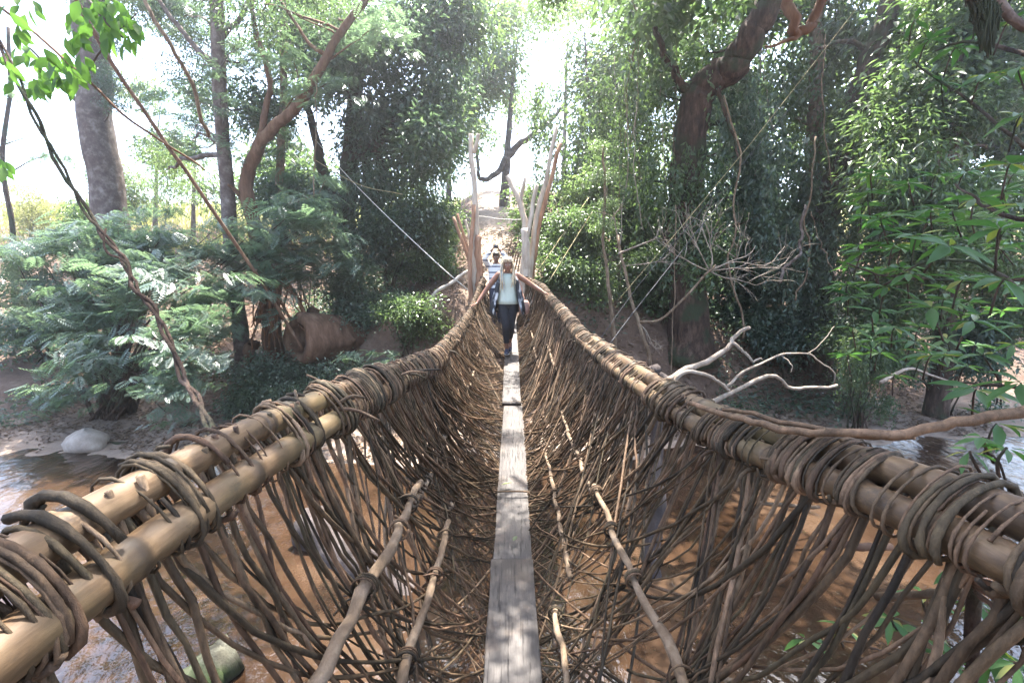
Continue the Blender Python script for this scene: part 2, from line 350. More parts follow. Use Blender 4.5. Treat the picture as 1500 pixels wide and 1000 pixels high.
def frond_mesh(name, nf, L, pairs, shape):
    "pinnate fronds on layered boughs; shape = (rx, ry, rz)"
    C = []; D = []; N = []; Ls = []; Ws = []; A = []
    layers = max(3, nf // 16)
    for b in range(layers):
        bc = unit(1)[0] * rng.random() ** .4 * np.array(shape); ba = rng.uniform(0, 2 * math.pi)
        for f in range(nf // layers):
            p = bc + np.array([rng.normal(0, .24), rng.normal(0, .24), rng.normal(0, .045)])
            aa = ba + rng.normal(0, .8); d = np.array([math.cos(aa), math.sin(aa), rng.uniform(-.55, -.05)]); d /= np.linalg.norm(d)
            up = np.array([rng.normal(0, .18), rng.normal(0, .18), 1.0]); s = np.cross(d, up); s /= np.linalg.norm(s); up = np.cross(s, d)
            l = L * rng.uniform(.7, 1.2); av = rng.random()
            for q in range(pairs):
                t = (q + .6) / pairs; ll = l * .36 * math.sin(math.pi * min(.95, .18 + t * .75))
                pc = p + d * l * t + np.array([0, 0, -.22 * l * t * t])
                for sg in (-1, 1):
                    C.append(pc); D.append(s * sg + d * .55 - up * .12); N.append(up); Ls.append(ll); Ws.append(l / pairs * .82); A.append(.6 * av + .4 * rng.random())
    return leaves_mesh(name, np.array(C), np.array(D), np.array(N), np.array(Ls), np.array(Ws), np.array(A), .08, .06)
TPL = {'broad': [blob('foliage_broad', 84, 13, .175, .078) for _ in range(3)],
       'fine': [blob('foliage_fine', 120, 16, .11, .046, .17) for _ in range(3)],
       'lance': [blob('foliage_lance', 84, 14, .22, .055, .2, .8, .7) for _ in range(2)],
       'curtain': [curtain('foliage_curtain', 28, 42, .145, .066) for _ in range(3)],
       'frond': [frond_mesh('foliage_frond', 66, .36, 8, (.85, .85, .5)) for _ in range(3)],
       'low': [blob('foliage_low', 80, 15, .13, .065, .16, .5, .1) for _ in range(2)]}
VAR = {}; DENS = .5
def tpl(kind, mk):
    key = (kind, mk)
    if key not in VAR:
        L = []
        for me in TPL[kind]:
            c = me.copy(); c.materials.append(M[mk]); L.append(c)
        VAR[key] = L
    return random.choice(VAR[key])
def put(parent, kind, mk, loc, s, name='foliage'):
    o = bpy.data.objects.new(name, tpl(kind, mk)); col.objects.link(o); o.parent = parent
    o.location = Vector(loc) - parent.location
    tilt = .12 if kind == 'curtain' else .35
    o.rotation_euler = (random.uniform(-tilt, tilt), random.uniform(-tilt, tilt), random.uniform(0, 6.28))
    o.scale = (s * random.uniform(.85, 1.15), s * random.uniform(.85, 1.15), s * random.uniform(.85, 1.15))
    return o
def trunk_pts(path, base_drop=.4):
    pts = [P(*p) for p in path]; b = pts[-1]; g = th(b.x, b.y)
    pts.append(Vector((b.x * 1.01, b.y, min(g, b.z) - base_drop))) if b.z > g - .2 else None
    return pts[::-1]
def tree(name, label, path, rb, rt, barkm, blobs=(), limbs=(), group=None, cat='tree', lump=.16, sides=12, flare=1.5, reach=True):
    """path: (px,py,Y) from the top down; blobs: (kind, mat, px, py, Y, spread_px, spread_Y, n, size)"""
    pts = trunk_pts(path); n = max(10, len(pts) * 6); sp = jit(spline(pts, n), rb * .06)
    root = thing(name, label, cat, tuple(sp[0]), group)
    mb = MB(); t = np.linspace(0, 1, n); rad = lerp(rb, rt, t ** .8) * (1 + (flare - 1) * np.exp(-t * n / 3.2)); mb.tube(sp, rad, sides, lump=lump); mb.build('trunk', barkm, root)
    for lp, r0, r1 in limbs:
        m2 = MB(); q = [Vector(sp[np.argmin(((sp - np.array(tuple(P(*lp[0])))) ** 2).sum(1))])] + [P(*p) for p in lp[1:]]
        k = len(q) * 6; m2.tube(jit(spline(q, k), r0 * .25), np.linspace(r0, r1, k), 7, lump=.15); m2.build('limb', barkm, root)
    for kind, mk, px, py, Yc, spx, sY, nb, size in blobs:
        for _ in range(max(1, round(nb * DENS))):
            c = P(px + random.uniform(-1, 1) * (spx[0] if isinstance(spx, tuple) else spx), py + random.uniform(-1, 1) * (spx[1] if isinstance(spx, tuple) else spx), Yc + random.uniform(-sY, sY))
            g = th(c.x, c.y)
            if c.z < g + .3: c.z = g + .3
            put(root, kind, mk, c, size * random.uniform(.8, 1.2))
            if reach and random.random() < .6:
                zi = np.argmin(np.abs(sp[:, 2] - (c.z - .6)) + .2 * np.linalg.norm(sp[:, :2] - np.array([c.x, c.y]), axis=1))
                a_ = sp[zi]; b_ = np.array(tuple(c)); d = np.linalg.norm(b_ - a_)
                if d > .4:
                    mid = (a_ + b_) / 2 + rng.normal(0, .08 * d, 3); r0 = min(.5 * rad[zi], .012 + .011 * d)
                    br = MB(); br.tube(jit(spline([a_, mid, b_], 9), .02 * d), np.linspace(r0, .008, 9), 5); br.build('branch', barkm, root)
    return root
# ------------------------------------------------------------------ the vine bridge
RLp = [(-150, 915, .42), (0, 830, .54), (150, 745, .68), (300, 660, .9), (440, 596, 1.31), (545, 553, 2.0), (600, 533, 2.75), (640, 516, 3.9), (672, 480, 5.9), (688, 457, 7.6), (698, 432, 8.9), (707, 407, 10.1)]
RRp = [(1640, 900, .51), (1500, 836, .61), (1408, 796, .69), (1296, 740, .83), (1216, 704, .97), (1116, 668, 1.23), (1048, 640, 1.5), (1000, 612, 1.8), (950, 578, 2.25), (900, 540, 2.95), (852, 500, 4.2), (820, 457, 6.0), (803, 438, 7.7), (793, 422, 9.0), (766, 409, 10.1)]
def rail_fn(pl):
    pts = np.array([tuple(P(*p)) for p in pl]); y = pts[:, 1]
    ex = pts[0].copy(); ex[1] = -.9; pts = np.vstack([ex, pts]); 
    yy = np.linspace(-.9, pts[-1, 1], 400); xs = np.interp(yy, pts[:, 1], pts[:, 0]); zs = np.interp(yy, pts[:, 1], pts[:, 2])
    k = np.ones(15) / 15
    def sm(v):
        p = np.concatenate([np.full(7, v[0]), v, np.full(7, v[-1])]); return np.convolve(p, k, 'valid')
    xs, zs = sm(xs), sm(zs)
    return lambda y: np.array([np.interp(y, yy, xs), y, np.interp(y, yy, zs)])
RL, RR = rail_fn(RLp), rail_fn(RRp)
PKY = [-1.0, 1.98, 3.4, 5.77, 7.85, 9.0, 9.8, 10.7, 11.2]; PKD = [1.80, 1.80, 1.73, 1.665, 1.40, 1.23, 1.06, .86, .84]
def PZ(y): return CZ - np.interp(y, PKY, PKD)
bridge = thing('vine_bridge', 'hand woven vine footbridge with bamboo handrails and a narrow plank walkway', 'bridge', (0, 0, .6))
END = 10.1
# handrail poles: two bamboo canes per side, laid end over end
OFF = {-1: ((0.0, 0.0), (.050, -.070)), 1: ((0.0, 0.0), (.062, .050))}
def rail(side, y): return RL(y) if side < 0 else RR(y)
def railpt(side, k, y):
    p = rail(side, y); o = OFF[side][k]; f = .75 if y > 4 else 1
    return p + np.array([o[0] * f * 1.0, 0, o[1] * f])
for side in (-1, 1):
    for k in (0, 1):
        y0 = -.9 if k == 0 else -.4
        while y0 < END - .3:
            ln = random.uniform(2.1, 2.8); y1 = min(END + .15, y0 + ln); n = max(8, int((y1 - y0) / .012))
            ys = np.linspace(y0, y1, n); pts = np.array([railpt(side, k, y) for y in ys])
            pts[:, 0] += np.sin(ys * 1.3 + k) * .006
            r0 = random.uniform(.033, .037) if y0 < 2.2 else random.uniform(.027, .032)
            rad = np.full(n, r0); node = random.uniform(.26, .34); ph = random.uniform(0, node)
            dd = np.abs(((ys - y0 + ph) % node) - node / 2); rad = rad + .004 * np.exp(-(dd / .012) ** 2) - .002 * np.exp(-((dd - .03) / .012) ** 2)
            mb = MB(); mb.tube(pts, rad * np.linspace(1.05, .95, n), 16); nf = np.exp(-((dd - .004) / .010) ** 2); mb.A[-1] = np.concatenate([np.repeat(nf, 16), [0, 0]]); mb.build('bamboo_pole', M['bamboo'], bridge); y0 = y1 - .35
# lashings wound round both canes
def coil(mb, side, y, turns, vr, pitch, slack=1.0):
    a_, b_ = railpt(side, 0, y), railpt(side, 1, y); c = (a_ + b_) / 2; ax = b_ - a_; sep = np.linalg.norm(ax); n1 = ax / sep
    t = rail(side, y + .05) - rail(side, y - .05); t /= np.linalg.norm(t); n1 = n1 - t * np.dot(n1, t); n1 /= np.linalg.norm(n1); n2 = np.cross(t, n1)
    pr = .034 if y < 2.2 else .029
    A, B = (sep / 2 + pr + vr * .8) * slack, (pr + vr * .8) * slack; th_ = np.linspace(0, turns * 2 * math.pi, int(turns * 15) + 3) + random.uniform(0, 6.28)
    wob = 1 + .07 * np.sin(th_ * 1.37 + random.uniform(0, 6)) + .05 * rng.normal(0, 1, len(th_)).cumsum() / math.sqrt(len(th_))
    wob = np.maximum(wob, .99)
    sk = random.uniform(-.5, .5) * vr * 4
    pts = c + np.outer(pitch * (th_ / (2 * math.pi) - turns / 2) + sk * np.sin(th_), t) + np.outer(A * np.cos(th_) * wob, n1) + np.outer(B * np.sin(th_) * wob, n2)
    mb.tube(pts, vr * np.clip(1 + .12 * np.sin(th_ * 2.1) + .16 * rng.normal(0, 1, len(th_)), .6, 1.5), 7 if y < 3 else 5, lump=.25); return pts[-1]
for side in (-1, 1):
    y = -.2
    while y < END:
        near = y < 2.6; mb = MB(); m = random.randint(2, 7) if near else random.randint(4, 7)
        for q in range(m):
            coil(mb, side, y + random.uniform(-.06, .06), random.uniform(.8, 2.4), random.choice([random.uniform(.002, .0034), random.uniform(.003, .005), random.uniform(.004, .0065), random.uniform(.006, .0085)]), random.uniform(.010, .055), random.uniform(1.0, 1.2))
        mb.build('vine_lashing', M['vine'], bridge)
        y += random.uniform(.09, .2) if y < 1.6 else (random.uniform(.09, .17) if near else random.uniform(.085, .13))
# the net: strands drop from the rails and run under the plank
def net(side, y, t, drop_y):
    r = rail(side, y); yy = y + drop_y * (t ** (1.5 if y < 1.4 else 1.15) if drop_y > 0 else t); p = np.array([side * .10 * (1 if t < 1 else 1), yy, PZ(yy) - .070])
    r = np.array([r[0] + (.03 if side < 0 else .02), yy, rail(side, min(yy, END))[2] * .25 + r[2] * .75 - .04])
    c = np.array([lerp(r[0], p[0], .30), yy, lerp(r[2], p[2], .66)])
    return (1 - t) ** 2 * r + 2 * t * (1 - t) * c + t * t * p
def strand_pts(side, y, dr, n, ph, amp, tmax=1.0, side_off=0):
    ts = np.linspace(0, tmax, n); pts = np.array([net(side, y, t, dr) for t in ts])
    w = np.sin(ts * math.pi * .9 + .1)[:, None]
    tw = ts * random.uniform(3, 7) + ph
    pts = pts + w * amp * np.stack([np.cos(tw), np.sin(tw * 1.1) * 1.6, np.sin(tw)], 1)
    return jit(pts, .006)
def tail(pts, side):
    "finish under the plank towards the other side"
    e = pts[-1]; return np.vstack([pts, e + np.array([-side * .10, .03, -.012]), e + np.array([-side * .2, .06, .004])])
strands = []
for side in (-1, 1):
    y = -.35
    while y < END - .1:
        near = y < 2.0
        m = random.randint(3, 6)
        base = (random.uniform(.25, .9) if y < 1.4 else random.uniform(.6, 1.7)) if random.random() < .74 else random.uniform(-.6, .3)
        if y > 3.5: base *= 1.5
        if y + base > 11: base = 11 - y
        for q in range(m):
            dr = base + random.uniform(-.12, .12) if random.random() < .68 else random.uniform(-.5, 2.0)
            if y + dr > 11: dr = 11 - y
            strands.append((side, y + random.uniform(-.04, .04), dr, random.uniform(0, 6.28), random.uniform(.003, .016)))
        y += random.uniform(.06, .13) if near else (random.uniform(.035, .075) if y < 5 else random.uniform(.04, .08))
for _ in range(260):
    y = random.uniform(.2, 8.5); strands.append((random.choice((-1, 1)), y, random.uniform(-1.6, -.2) if random.random() < .55 and y > 1.8 else random.uniform(.8, 2.4), random.uniform(0, 6.28), random.uniform(.01, .035)))
strands.sort(key=lambda s: s[1] + .5 * s[2])
print('strands', len(strands))
rest = MB()
for k, (side, y, dr, ph, amp) in enumerate(strands):
    n = 18 if k < 300 else 11
    short = random.random() < .12
    pts = strand_pts(side, y, dr, n, ph, amp, random.uniform(.45, .8) if short else 1.0)
    pts = pts if short else tail(pts, side)
    top = rail(side, y); pts = np.vstack([np.array([top[0] + side * random.uniform(-.01, .03) + (.02 if side < 0 else .03), y - .012, top[2] + random.uniform(.0, .04)]), pts])
    vr = random.choice([random.uniform(.003, .0045), random.uniform(.004, .0065), random.uniform(.005, .0085)])
    rad = vr * np.linspace(1.12, .8, len(pts)) * (1 + .14 * rng.normal(0, 1, len(pts)).clip(-1.5, 1.5) * (np.arange(len(pts)) % 4 == 0))
    if k < 300:
        mb = MB(); mb.tube(pts, rad, 6); mb.build('vine_strand', M['vine'], bridge)
    else: rest.tube(pts, rad, 5)
# loose wrapping ends that stick out of the lashings
for side in (-1, 1):
    for q in range(46):
        y = random.uniform(1.4, END) if q > 3 else random.uniform(.8, 1.7); p = rail(side, y) + np.array([.03, 0, -.03]); d = np.array([random.uniform(-.9, .9), random.uniform(-.6, .6), random.uniform(-.5, .45)]); d /= np.linalg.norm(d); l = random.uniform(.08, .17)
        pts = [p + d * .02, p + d * l * .6 + np.array([0, 0, .01]), p + d * l + np.array([random.uniform(-.03, .03), 0, random.uniform(-.03, .03)])]
        rest.tube(spline(pts, 6), np.linspace(.008, .0045, 6), 5)
o = rest.build('vine_netting', M['vine'], bridge); o['kind'] = 'stuff'
# long sticks woven lengthwise through the net
def stick(pts, r0, r1, m='bark_pale', name='net_pole', n=26):
    mb = MB(); q = jit(spline(pts, n), r0 * .34); mb.tube(q, np.linspace(r0, r1, n) * .86 * (1 + .09 * rng.normal(0, 1, n)), 9, lump=.14); o = mb.build(name, M[m], bridge)
    if name == 'net_pole':
        for i_ in range(3, n - 2, 4):      # withies that bind the pole to the net
            i_ += random.randint(-1, 1); c = q[i_]; t = q[i_ + 1] - q[i_]; t /= np.linalg.norm(t); u = np.cross(t, (0, 0, 1)); u /= np.linalg.norm(u); w2 = np.cross(t, u); sg = 1 if c[0] > 0 else -1; mt = MB()
            for k in range(random.randint(1, 3)):
                f = np.linspace(0, random.uniform(5, 9), 20); rr_ = r0 * 1.2 + .003; pp = c + np.outer(np.cos(f) * rr_, u) + np.outer(np.sin(f) * rr_, w2) + np.outer(f * .004 + k * .012, t); e = pp[-1] + np.array([sg * random.uniform(.03, .09), random.uniform(-.06, .1), random.uniform(-.12, .12)]); mt.tube(np.vstack([pp, (pp[-1] + e) / 2 + np.array([0, 0, .01]), e]), random.uniform(.003, .006), 5)
            mt.build('pole_tie', M['vine'], bridge)
    return o
def onnet(side, t, ys, dx=.045): return [net(side, y, t, 0) + np.array([-side * dx, 0, 0]) for y in ys]
stick(onnet(-1, .30, (-.2, .5, 1.0, 1.6, 2.1)), .028, .019); stick(onnet(-1, .36, (2.0, 2.6, 3.3), .0), .022, .016)
stick(onnet(-1, .52, (-.2, .6, 1.2, 1.8, 2.3)), .026, .017); stick(onnet(-1, .55, (2.5, 3.2, 4.0), .0), .02, .015)
stick(onnet(1, .40, (-.2, .7, 1.3, 1.9, 2.5)), .026, .016); stick(onnet(1, .47, (2.6, 3.3, 4.1), .0), .02, .015)
stick(onnet(1, .80, (-.2, .8, 1.4, 2.1), .04), .024, .016); stick(onnet(1, .72, (2.2, 2.9, 3.8), .01), .02, .015)
stick(onnet(-1, .4, (4.6, 5.6, 6.6), .0), .02, .016); stick(onnet(1, .35, (4.8, 5.6, 6.4), .0), .02, .016); stick(onnet(1, .6, (6.2, 7.2, 8.4), .0), .02, .016)
# short crosswise withies under the rails and the near end frame
def pxstick(a_, b_, r, m='bark_red'): stick([P(*a_), P(*b_)], r, r * .85, m, 'tie_stick', 8)
pxstick((1215, 797, .95), (1305, 800, .98), .011); pxstick((1285, 874, .98), (1412, 868, .78), .011, 'bark_pale'); pxstick((1425, 938, .80), (1560, 922, .7), .014, 'bark_dark')
pxstick((1418, 800, .74), (1408, 1080, .84), .015, 'bark_dark'); pxstick((1115, 736, 1.2), (1200, 742, 1.22), .007, 'bark_pale'); pxstick((90, 880, .62), (200, 885, .64), .010, 'bark_red')
pxstick((70, 868, .60), (150, 905, .6), .009, 'bark_pale')
for q in range(7): pxstick((1400 + q * 5, 818 + q * 8, .70), (1490 + random.uniform(-10, 40), 852 + q * 13, .62), .0055, 'bark_red')
# rough poles bedded in the near bank that carry the rails
for sx in (-1, 1):
    for dx in (.0, .16):
        p = rail(sx, -.8); mb = MB(); x0 = p[0] + sx * (.08 + dx); mb.tube(jit(spline([(x0 + sx * .1, -.8 - dx, .1), (x0 + sx * .04, -.8 - dx, 1.6), (x0, -.75 - dx, 3.4)], 10), .01), np.linspace(.07, .05, 10), 9, lump=.1); mb.build('anchor_post', M['bark_grey'], bridge)
# plank walkway
boards = [(-.9, 2.62, .0, 0, 0, .262), (2.56, 5.80, -.028, .004, .004, .250), (5.72, 7.93, .012, -.006, .0, .245), (7.84, 9.3, -.02, .0, -.01, .235), (9.2, 10.2, .006, -.02, .008, .23), (10.1, 11.3, -.015, -.03, .0, .24)]
for (y0, y1, dz, dx, ang, wd) in boards:
    n = 14; ys = np.linspace(y0, y1, n); rings_ = []
    for q, y in enumerate(ys):
        zt = lerp(PZ(y0), PZ(y1), (y - y0) / (y1 - y0)) * .4 + PZ(y) * .6 + dz; cx = dx + ang * (y - y0)
        w0 = wd / 2 * (1 + rng.normal(0, .014)); b = .006; zt += rng.normal(0, .0015); cx += rng.normal(0, .0015)
        rings_.append([(cx - w0, y, zt - b), (cx - w0 + b, y, zt), (cx + w0 - b, y, zt), (cx + w0, y, zt - b), (cx + w0, y, zt - .034), (cx - w0, y, zt - .034)])
    mb = MB(); mb.rings(rings_); mb.build('plank', M['plank'], bridge, False)
for yt in (3.40, 5.74, 7.86, 1.1 - .6):
    mb = MB()
    for q in range(2):
        zt = PZ(yt); tt = np.linspace(0, 2 * math.pi, 26); e = .5
        pts = np.stack([.142 * np.sign(np.cos(tt)) * np.abs(np.cos(tt)) ** .45, yt + q * .018 + .012 * np.sin(tt + q * 2), zt - .02 + .034 * np.sign(np.sin(tt)) * np.abs(np.sin(tt)) ** .4], 1); mb.tube(pts, .0065, 6)
    mb.build('plank_tie', M['vine'], bridge)
# ------------------------------------------------------------------ trees of the far bank
G_T = 'trees of the far bank'
tree('tall_tree', 'tall straight grey trunk with peeling bark standing against the bright sky', [(118, -120, 13), (132, 60, 13), (140, 150, 13), (152, 250, 13), (168, 350, 13), (182, 470, 13)], .46, .34, M['bark_grey'],
     [('fine', 'leaf_blue', 150, 60, 12.6, (30, 50), .4, 3, .45), ('lance', 'leaf_blue', 168, 150, 12.5, (10, 40), .2, 3, .32), ('fine', 'leaf_blue', 60, -120, 13, (160, 60), 2, 4, 1.2), ('fine', 'leaf_blue', 240, -40, 13.5, (60, 40), 1, 4, .9)],
     [(((150, 200, 13), (90, 120, 12.6), (30, 60, 12)), .07, .02)], G_T, lump=.05)
tree('slender_tree', 'thin sapling trunk with flat feathery sprays at the edge of the sunny clearing', [(12, 40, 14), (14, 130, 14), (4, 240, 14), (18, 330, 14), (22, 420, 14)], .09, .04, M['bark_dark'],
     [('frond', 'leaf_frond', 20, 130, 14, (40, 12), .6, 4, .8), ('frond', 'leaf_frond', 30, 190, 14, (50, 10), .6, 3, .7), ('frond', 'leaf_frond', 60, 235, 14, (60, 18), .8, 4, .6)], (), G_T)
tree('feathery_tree', 'straight pinkish grey trunk rising through feathery layered leaves', [(312, -100, 11), (318, 60, 11), (326, 200, 11), (336, 330, 11), (346, 430, 11), (356, 530, 11)], .19, .13, M['bark_grey'],
     [('frond', 'leaf_frond', 290, 60, 12.6, (95, 80), 1.0, 15, 1.0), ('frond', 'leaf_frond', 340, 190, 12.4, (95, 50), 1.0, 9, .9), ('frond', 'leaf_frond', 325, 150, 10.6, (26, 110), .2, 9, .55), ('fine', 'leaf_green', 300, -40, 12, (140, 70), 1.5, 7, 1.1), ('frond', 'leaf_frond', 240, 150, 13, (50, 80), 1.0, 9, .8), ('fine', 'leaf_blue', 250, 60, 13.5, (50, 70), 1.0, 8, .8), ('fine', 'leaf_light', 250, 250, 14.5, (40, 30), 1, 5, .7)],
     [(((322, 100, 11), (270, 50, 11), (215, -20, 10.8)), .08, .03), (((318, 60, 11), (360, 10, 11.2), (400, -60, 11)), .07, .03)], G_T)
tree('leaning_tree', 'reddish leaning trunk whose long curved limb sweeps up to the right', [(560, -20, 10.6), (535, 5, 10.6), (500, 45, 10.6), (478, 85, 10.6), (450, 135, 10.7), (425, 165, 10.8), (395, 195, 10.9), (374, 225, 11), (362, 270, 11.1), (372, 330, 11.1), (390, 400, 11.1), (398, 460, 11)], .21, .06, M['bark_red'],
     [('frond', 'leaf_frond', 440, 70, 11.2, (80, 70), 1, 12, .9), ('frond', 'leaf_frond', 560, 25, 10.6, (50, 25), .7, 5, .7), ('fine', 'leaf_green', 480, 0, 11.5, (110, 40), 1, 5, 1.0)],
     [(((372, 300, 11.1), (350, 285, 11), (335, 270, 10.8)), .08, .03), (((478, 85, 10.6), (450, 60, 10.6), (410, 0, 10.8)), .05, .025), (((374, 225, 11), (395, 130, 11), (372, 40, 11), (366, -30, 11)), .08, .04)], G_T)
tree('mossy_pole_tree', 'slim pale mottled stem standing between the feathery tree and the dark thicket', [(421, -80, 12), (416, 60, 12), (414, 160, 12), (408, 290, 12), (405, 380, 12), (404, 470, 12)], .12, .08, M['bark_pale'],
     [('broad', 'leaf_blue', 420, 110, 12.6, (60, 70), .6, 7, .9), ('frond', 'leaf_frond', 440, 250, 11.5, (60, 50), .8, 6, .7)], (), G_T)
tree('dense_evergreen_tree', 'broad dark blue green evergreen with several thick shaded stems', [(520, 20, 13.5), (522, 120, 13.5), (515, 240, 13.5), (506, 330, 13.3), (512, 420, 13)], .42, .16, M['bark_dark'],
     [('broad', 'leaf_blue', 545, 130, 13.2, (120, 115), 1.5, 34, 1.0), ('broad', 'leaf_blue', 630, 150, 13.6, (70, 90), 1.2, 16, 1.0), ('lance', 'leaf_blue', 590, 250, 13.6, (70, 40), 1.0, 8, .9), ('broad', 'leaf_blue', 560, -20, 14.5, (130, 40), 1.2, 8, 1.0), ('broad', 'leaf_green', 660, 20, 15, (50, 50), 1.2, 8, 1.0), ('broad', 'leaf_blue', 440, 60, 14.5, (50, 60), 1, 7, .9)],
     [(((515, 240, 13.5), (555, 200, 13.3), (600, 130, 13)), .16, .05), (((506, 330, 13.3), (470, 240, 13.2), (455, 150, 13)), .2, .08), (((510, 380, 13.2), (548, 300, 13.2), (560, 200, 13.2)), .2, .1), (((510, 380, 13.2), (535, 310, 13.5), (530, 220, 13.5)), .15, .1)], G_T)
tree('path_tree', 'forked tree standing in bright haze at the top of the path', [(758, 60, 21), (748, 150, 21), (742, 235, 21), (738, 300, 21)], .34, .03, M['bark_grey'],
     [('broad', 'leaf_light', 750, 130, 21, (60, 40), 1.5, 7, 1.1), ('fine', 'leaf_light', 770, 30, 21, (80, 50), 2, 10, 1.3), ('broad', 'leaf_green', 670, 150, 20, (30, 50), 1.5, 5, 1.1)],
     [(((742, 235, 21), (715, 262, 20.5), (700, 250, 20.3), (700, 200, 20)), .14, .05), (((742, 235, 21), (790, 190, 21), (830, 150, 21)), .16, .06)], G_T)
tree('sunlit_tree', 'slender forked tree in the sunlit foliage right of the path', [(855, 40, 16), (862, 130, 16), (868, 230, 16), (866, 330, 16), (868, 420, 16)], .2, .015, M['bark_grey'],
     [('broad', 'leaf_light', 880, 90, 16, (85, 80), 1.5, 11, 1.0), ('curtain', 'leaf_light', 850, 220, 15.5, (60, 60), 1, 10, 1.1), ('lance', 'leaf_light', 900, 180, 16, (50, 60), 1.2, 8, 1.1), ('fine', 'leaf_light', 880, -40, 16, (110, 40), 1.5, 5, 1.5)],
     [(((862, 130, 16), (885, 140, 16), (900, 90, 15.8)), .09, .03)], G_T)
tree('hillside_tree', 'light green tree on the slope behind the right bridge posts', [(925, 20, 18), (930, 150, 18), (935, 280, 18), (936, 380, 18)], .24, .015, M['bark_dark'],
     [('broad', 'leaf_light', 950, 100, 18, (80, 100), 2, 15, 1.2), ('curtain', 'leaf_green', 900, 290, 15, (45, 60), 1.2, 10, 1.2), ('broad', 'leaf_green', 830, 320, 14.5, (40, 50), 1, 9, .9)], (), G_T)
tree('crooked_tree', 'massive crooked dark trunk bending right below the bright gap in the canopy', [(1150, -30, 9.6), (1120, 20, 9.8), (1095, 60, 10), (1075, 95, 10.2), (1045, 118, 10.4), (1020, 150, 10.5), (1008, 220, 10.6), (1006, 300, 10.6), (1000, 380, 10.6), (1008, 470, 10.6)], .46, .24, M['bark_dark'],
     [('curtain', 'leaf_green', 985, 320, 10.3, (45, 90), .5, 8, .75), ('curtain', 'leaf_blue', 1075, 250, 10.8, (45, 70), .7, 11, 1.0), ('broad', 'leaf_green', 970, 50, 10.8, (70, 70), 1.2, 6, .8), ('broad', 'leaf_green', 1040, -40, 10.5, (110, 40), 1.5, 5, 1.2), ('curtain', 'leaf_green', 935, 190, 11.5, (45, 70), .8, 7, .9)],
     [(((1045, 118, 10.4), (1060, 160, 10), (1075, 200, 9.8), (1082, 230, 9.7)), .05, .02), (((1020, 150, 10.5), (985, 100, 10.3), (960, 40, 10)), .12, .05), (((1010, 200, 10.5), (1050, 180, 10.9), (1110, 170, 11)), .09, .04)], G_T, lump=.1, sides=16)
tree('creeper_tree', 'upright trunk hung with pale dangling creepers behind the dead twigs', [(1195, 20, 12), (1196, 130, 12), (1192, 220, 12), (1186, 330, 12), (1184, 440, 12)], .24, .15, M['bark_pale'],
     [('curtain', 'leaf_green', 1160, 120, 12.2, (50, 80), .8, 9, 1.0), ('broad', 'leaf_green', 1180, 20, 12.5, (90, 60), 1, 14, 1.1), ('curtain', 'leaf_blue', 1150, 340, 11.8, (40, 50), .8, 8, 1.0)], (), G_T)
tree('bent_tree', 'dark leaning trunk with a broken stub and a rounded burl', [(1325, -50, 11), (1300, 20, 11), (1278, 80, 11), (1255, 150, 11), (1238, 210, 11), (1222, 270, 11), (1205, 330, 11), (1198, 440, 11)], .32, .19, M['bark_dark'],
     [('curtain', 'leaf_green', 1250, 260, 11.3, (60, 90), .5, 6, .8), ('broad', 'leaf_green', 1330, 60, 11.6, (100, 70), 1.2, 20, 1.1), ('broad', 'leaf_green', 1330, 190, 11.6, (70, 70), 1, 14, 1.0), ('curtain', 'leaf_blue', 1200, 390, 10.6, (60, 50), .6, 9, .9)],
     [(((1222, 270, 11), (1236, 252, 10.8), (1240, 236, 10.75)), .17, .15), (((1278, 80, 11), (1240, 60, 11), (1200, 70, 10.8)), .07, .03)], G_T)
tree('overgrown_tree', 'leafy overgrown tree whose dark trunk shows bundled aerial roots', [(1400, 60, 9.5), (1394, 180, 9.5), (1388, 250, 9.5), (1386, 330, 9.5), (1388, 440, 9.5)], .17, .12, M['bark_dark'],
     [('broad', 'leaf_green', 1400, 120, 9.6, (80, 60), .8, 14, .9), ('lance', 'leaf_green', 1330, 260, 9.5, (40, 70), .7, 10, .8), ('broad', 'leaf_green', 1440, 330, 9, (70, 70), .8, 14, .8), ('broad', 'leaf_light', 1370, 350, 9, (40, 40), .6, 6, .7), ('curtain', 'leaf_green', 1310, 380, 9.2, (50, 50), .6, 8, .8), ('broad', 'leaf_green', 1440, 0, 10, (90, 50), 1, 9, 1.1), ('broad', 'leaf_blue', 1480, 240, 11, (60, 60), .8, 8, .9)], (), G_T)
# aerial roots on the overgrown tree
ot = [o for o in col.objects if o.name == 'overgrown_tree'][0]
for k in range(9):
    mb = MB(); x = 1372 + k * 4.2; mb.tube(jit(spline([P(x + 2, 222, 9.15), P(x, 265, 9.12), P(x - 3, 310, 9.1)], 8), .015), np.linspace(.02, .012, 8), 5); mb.build('aerial_root', M['bark_pale'], ot)
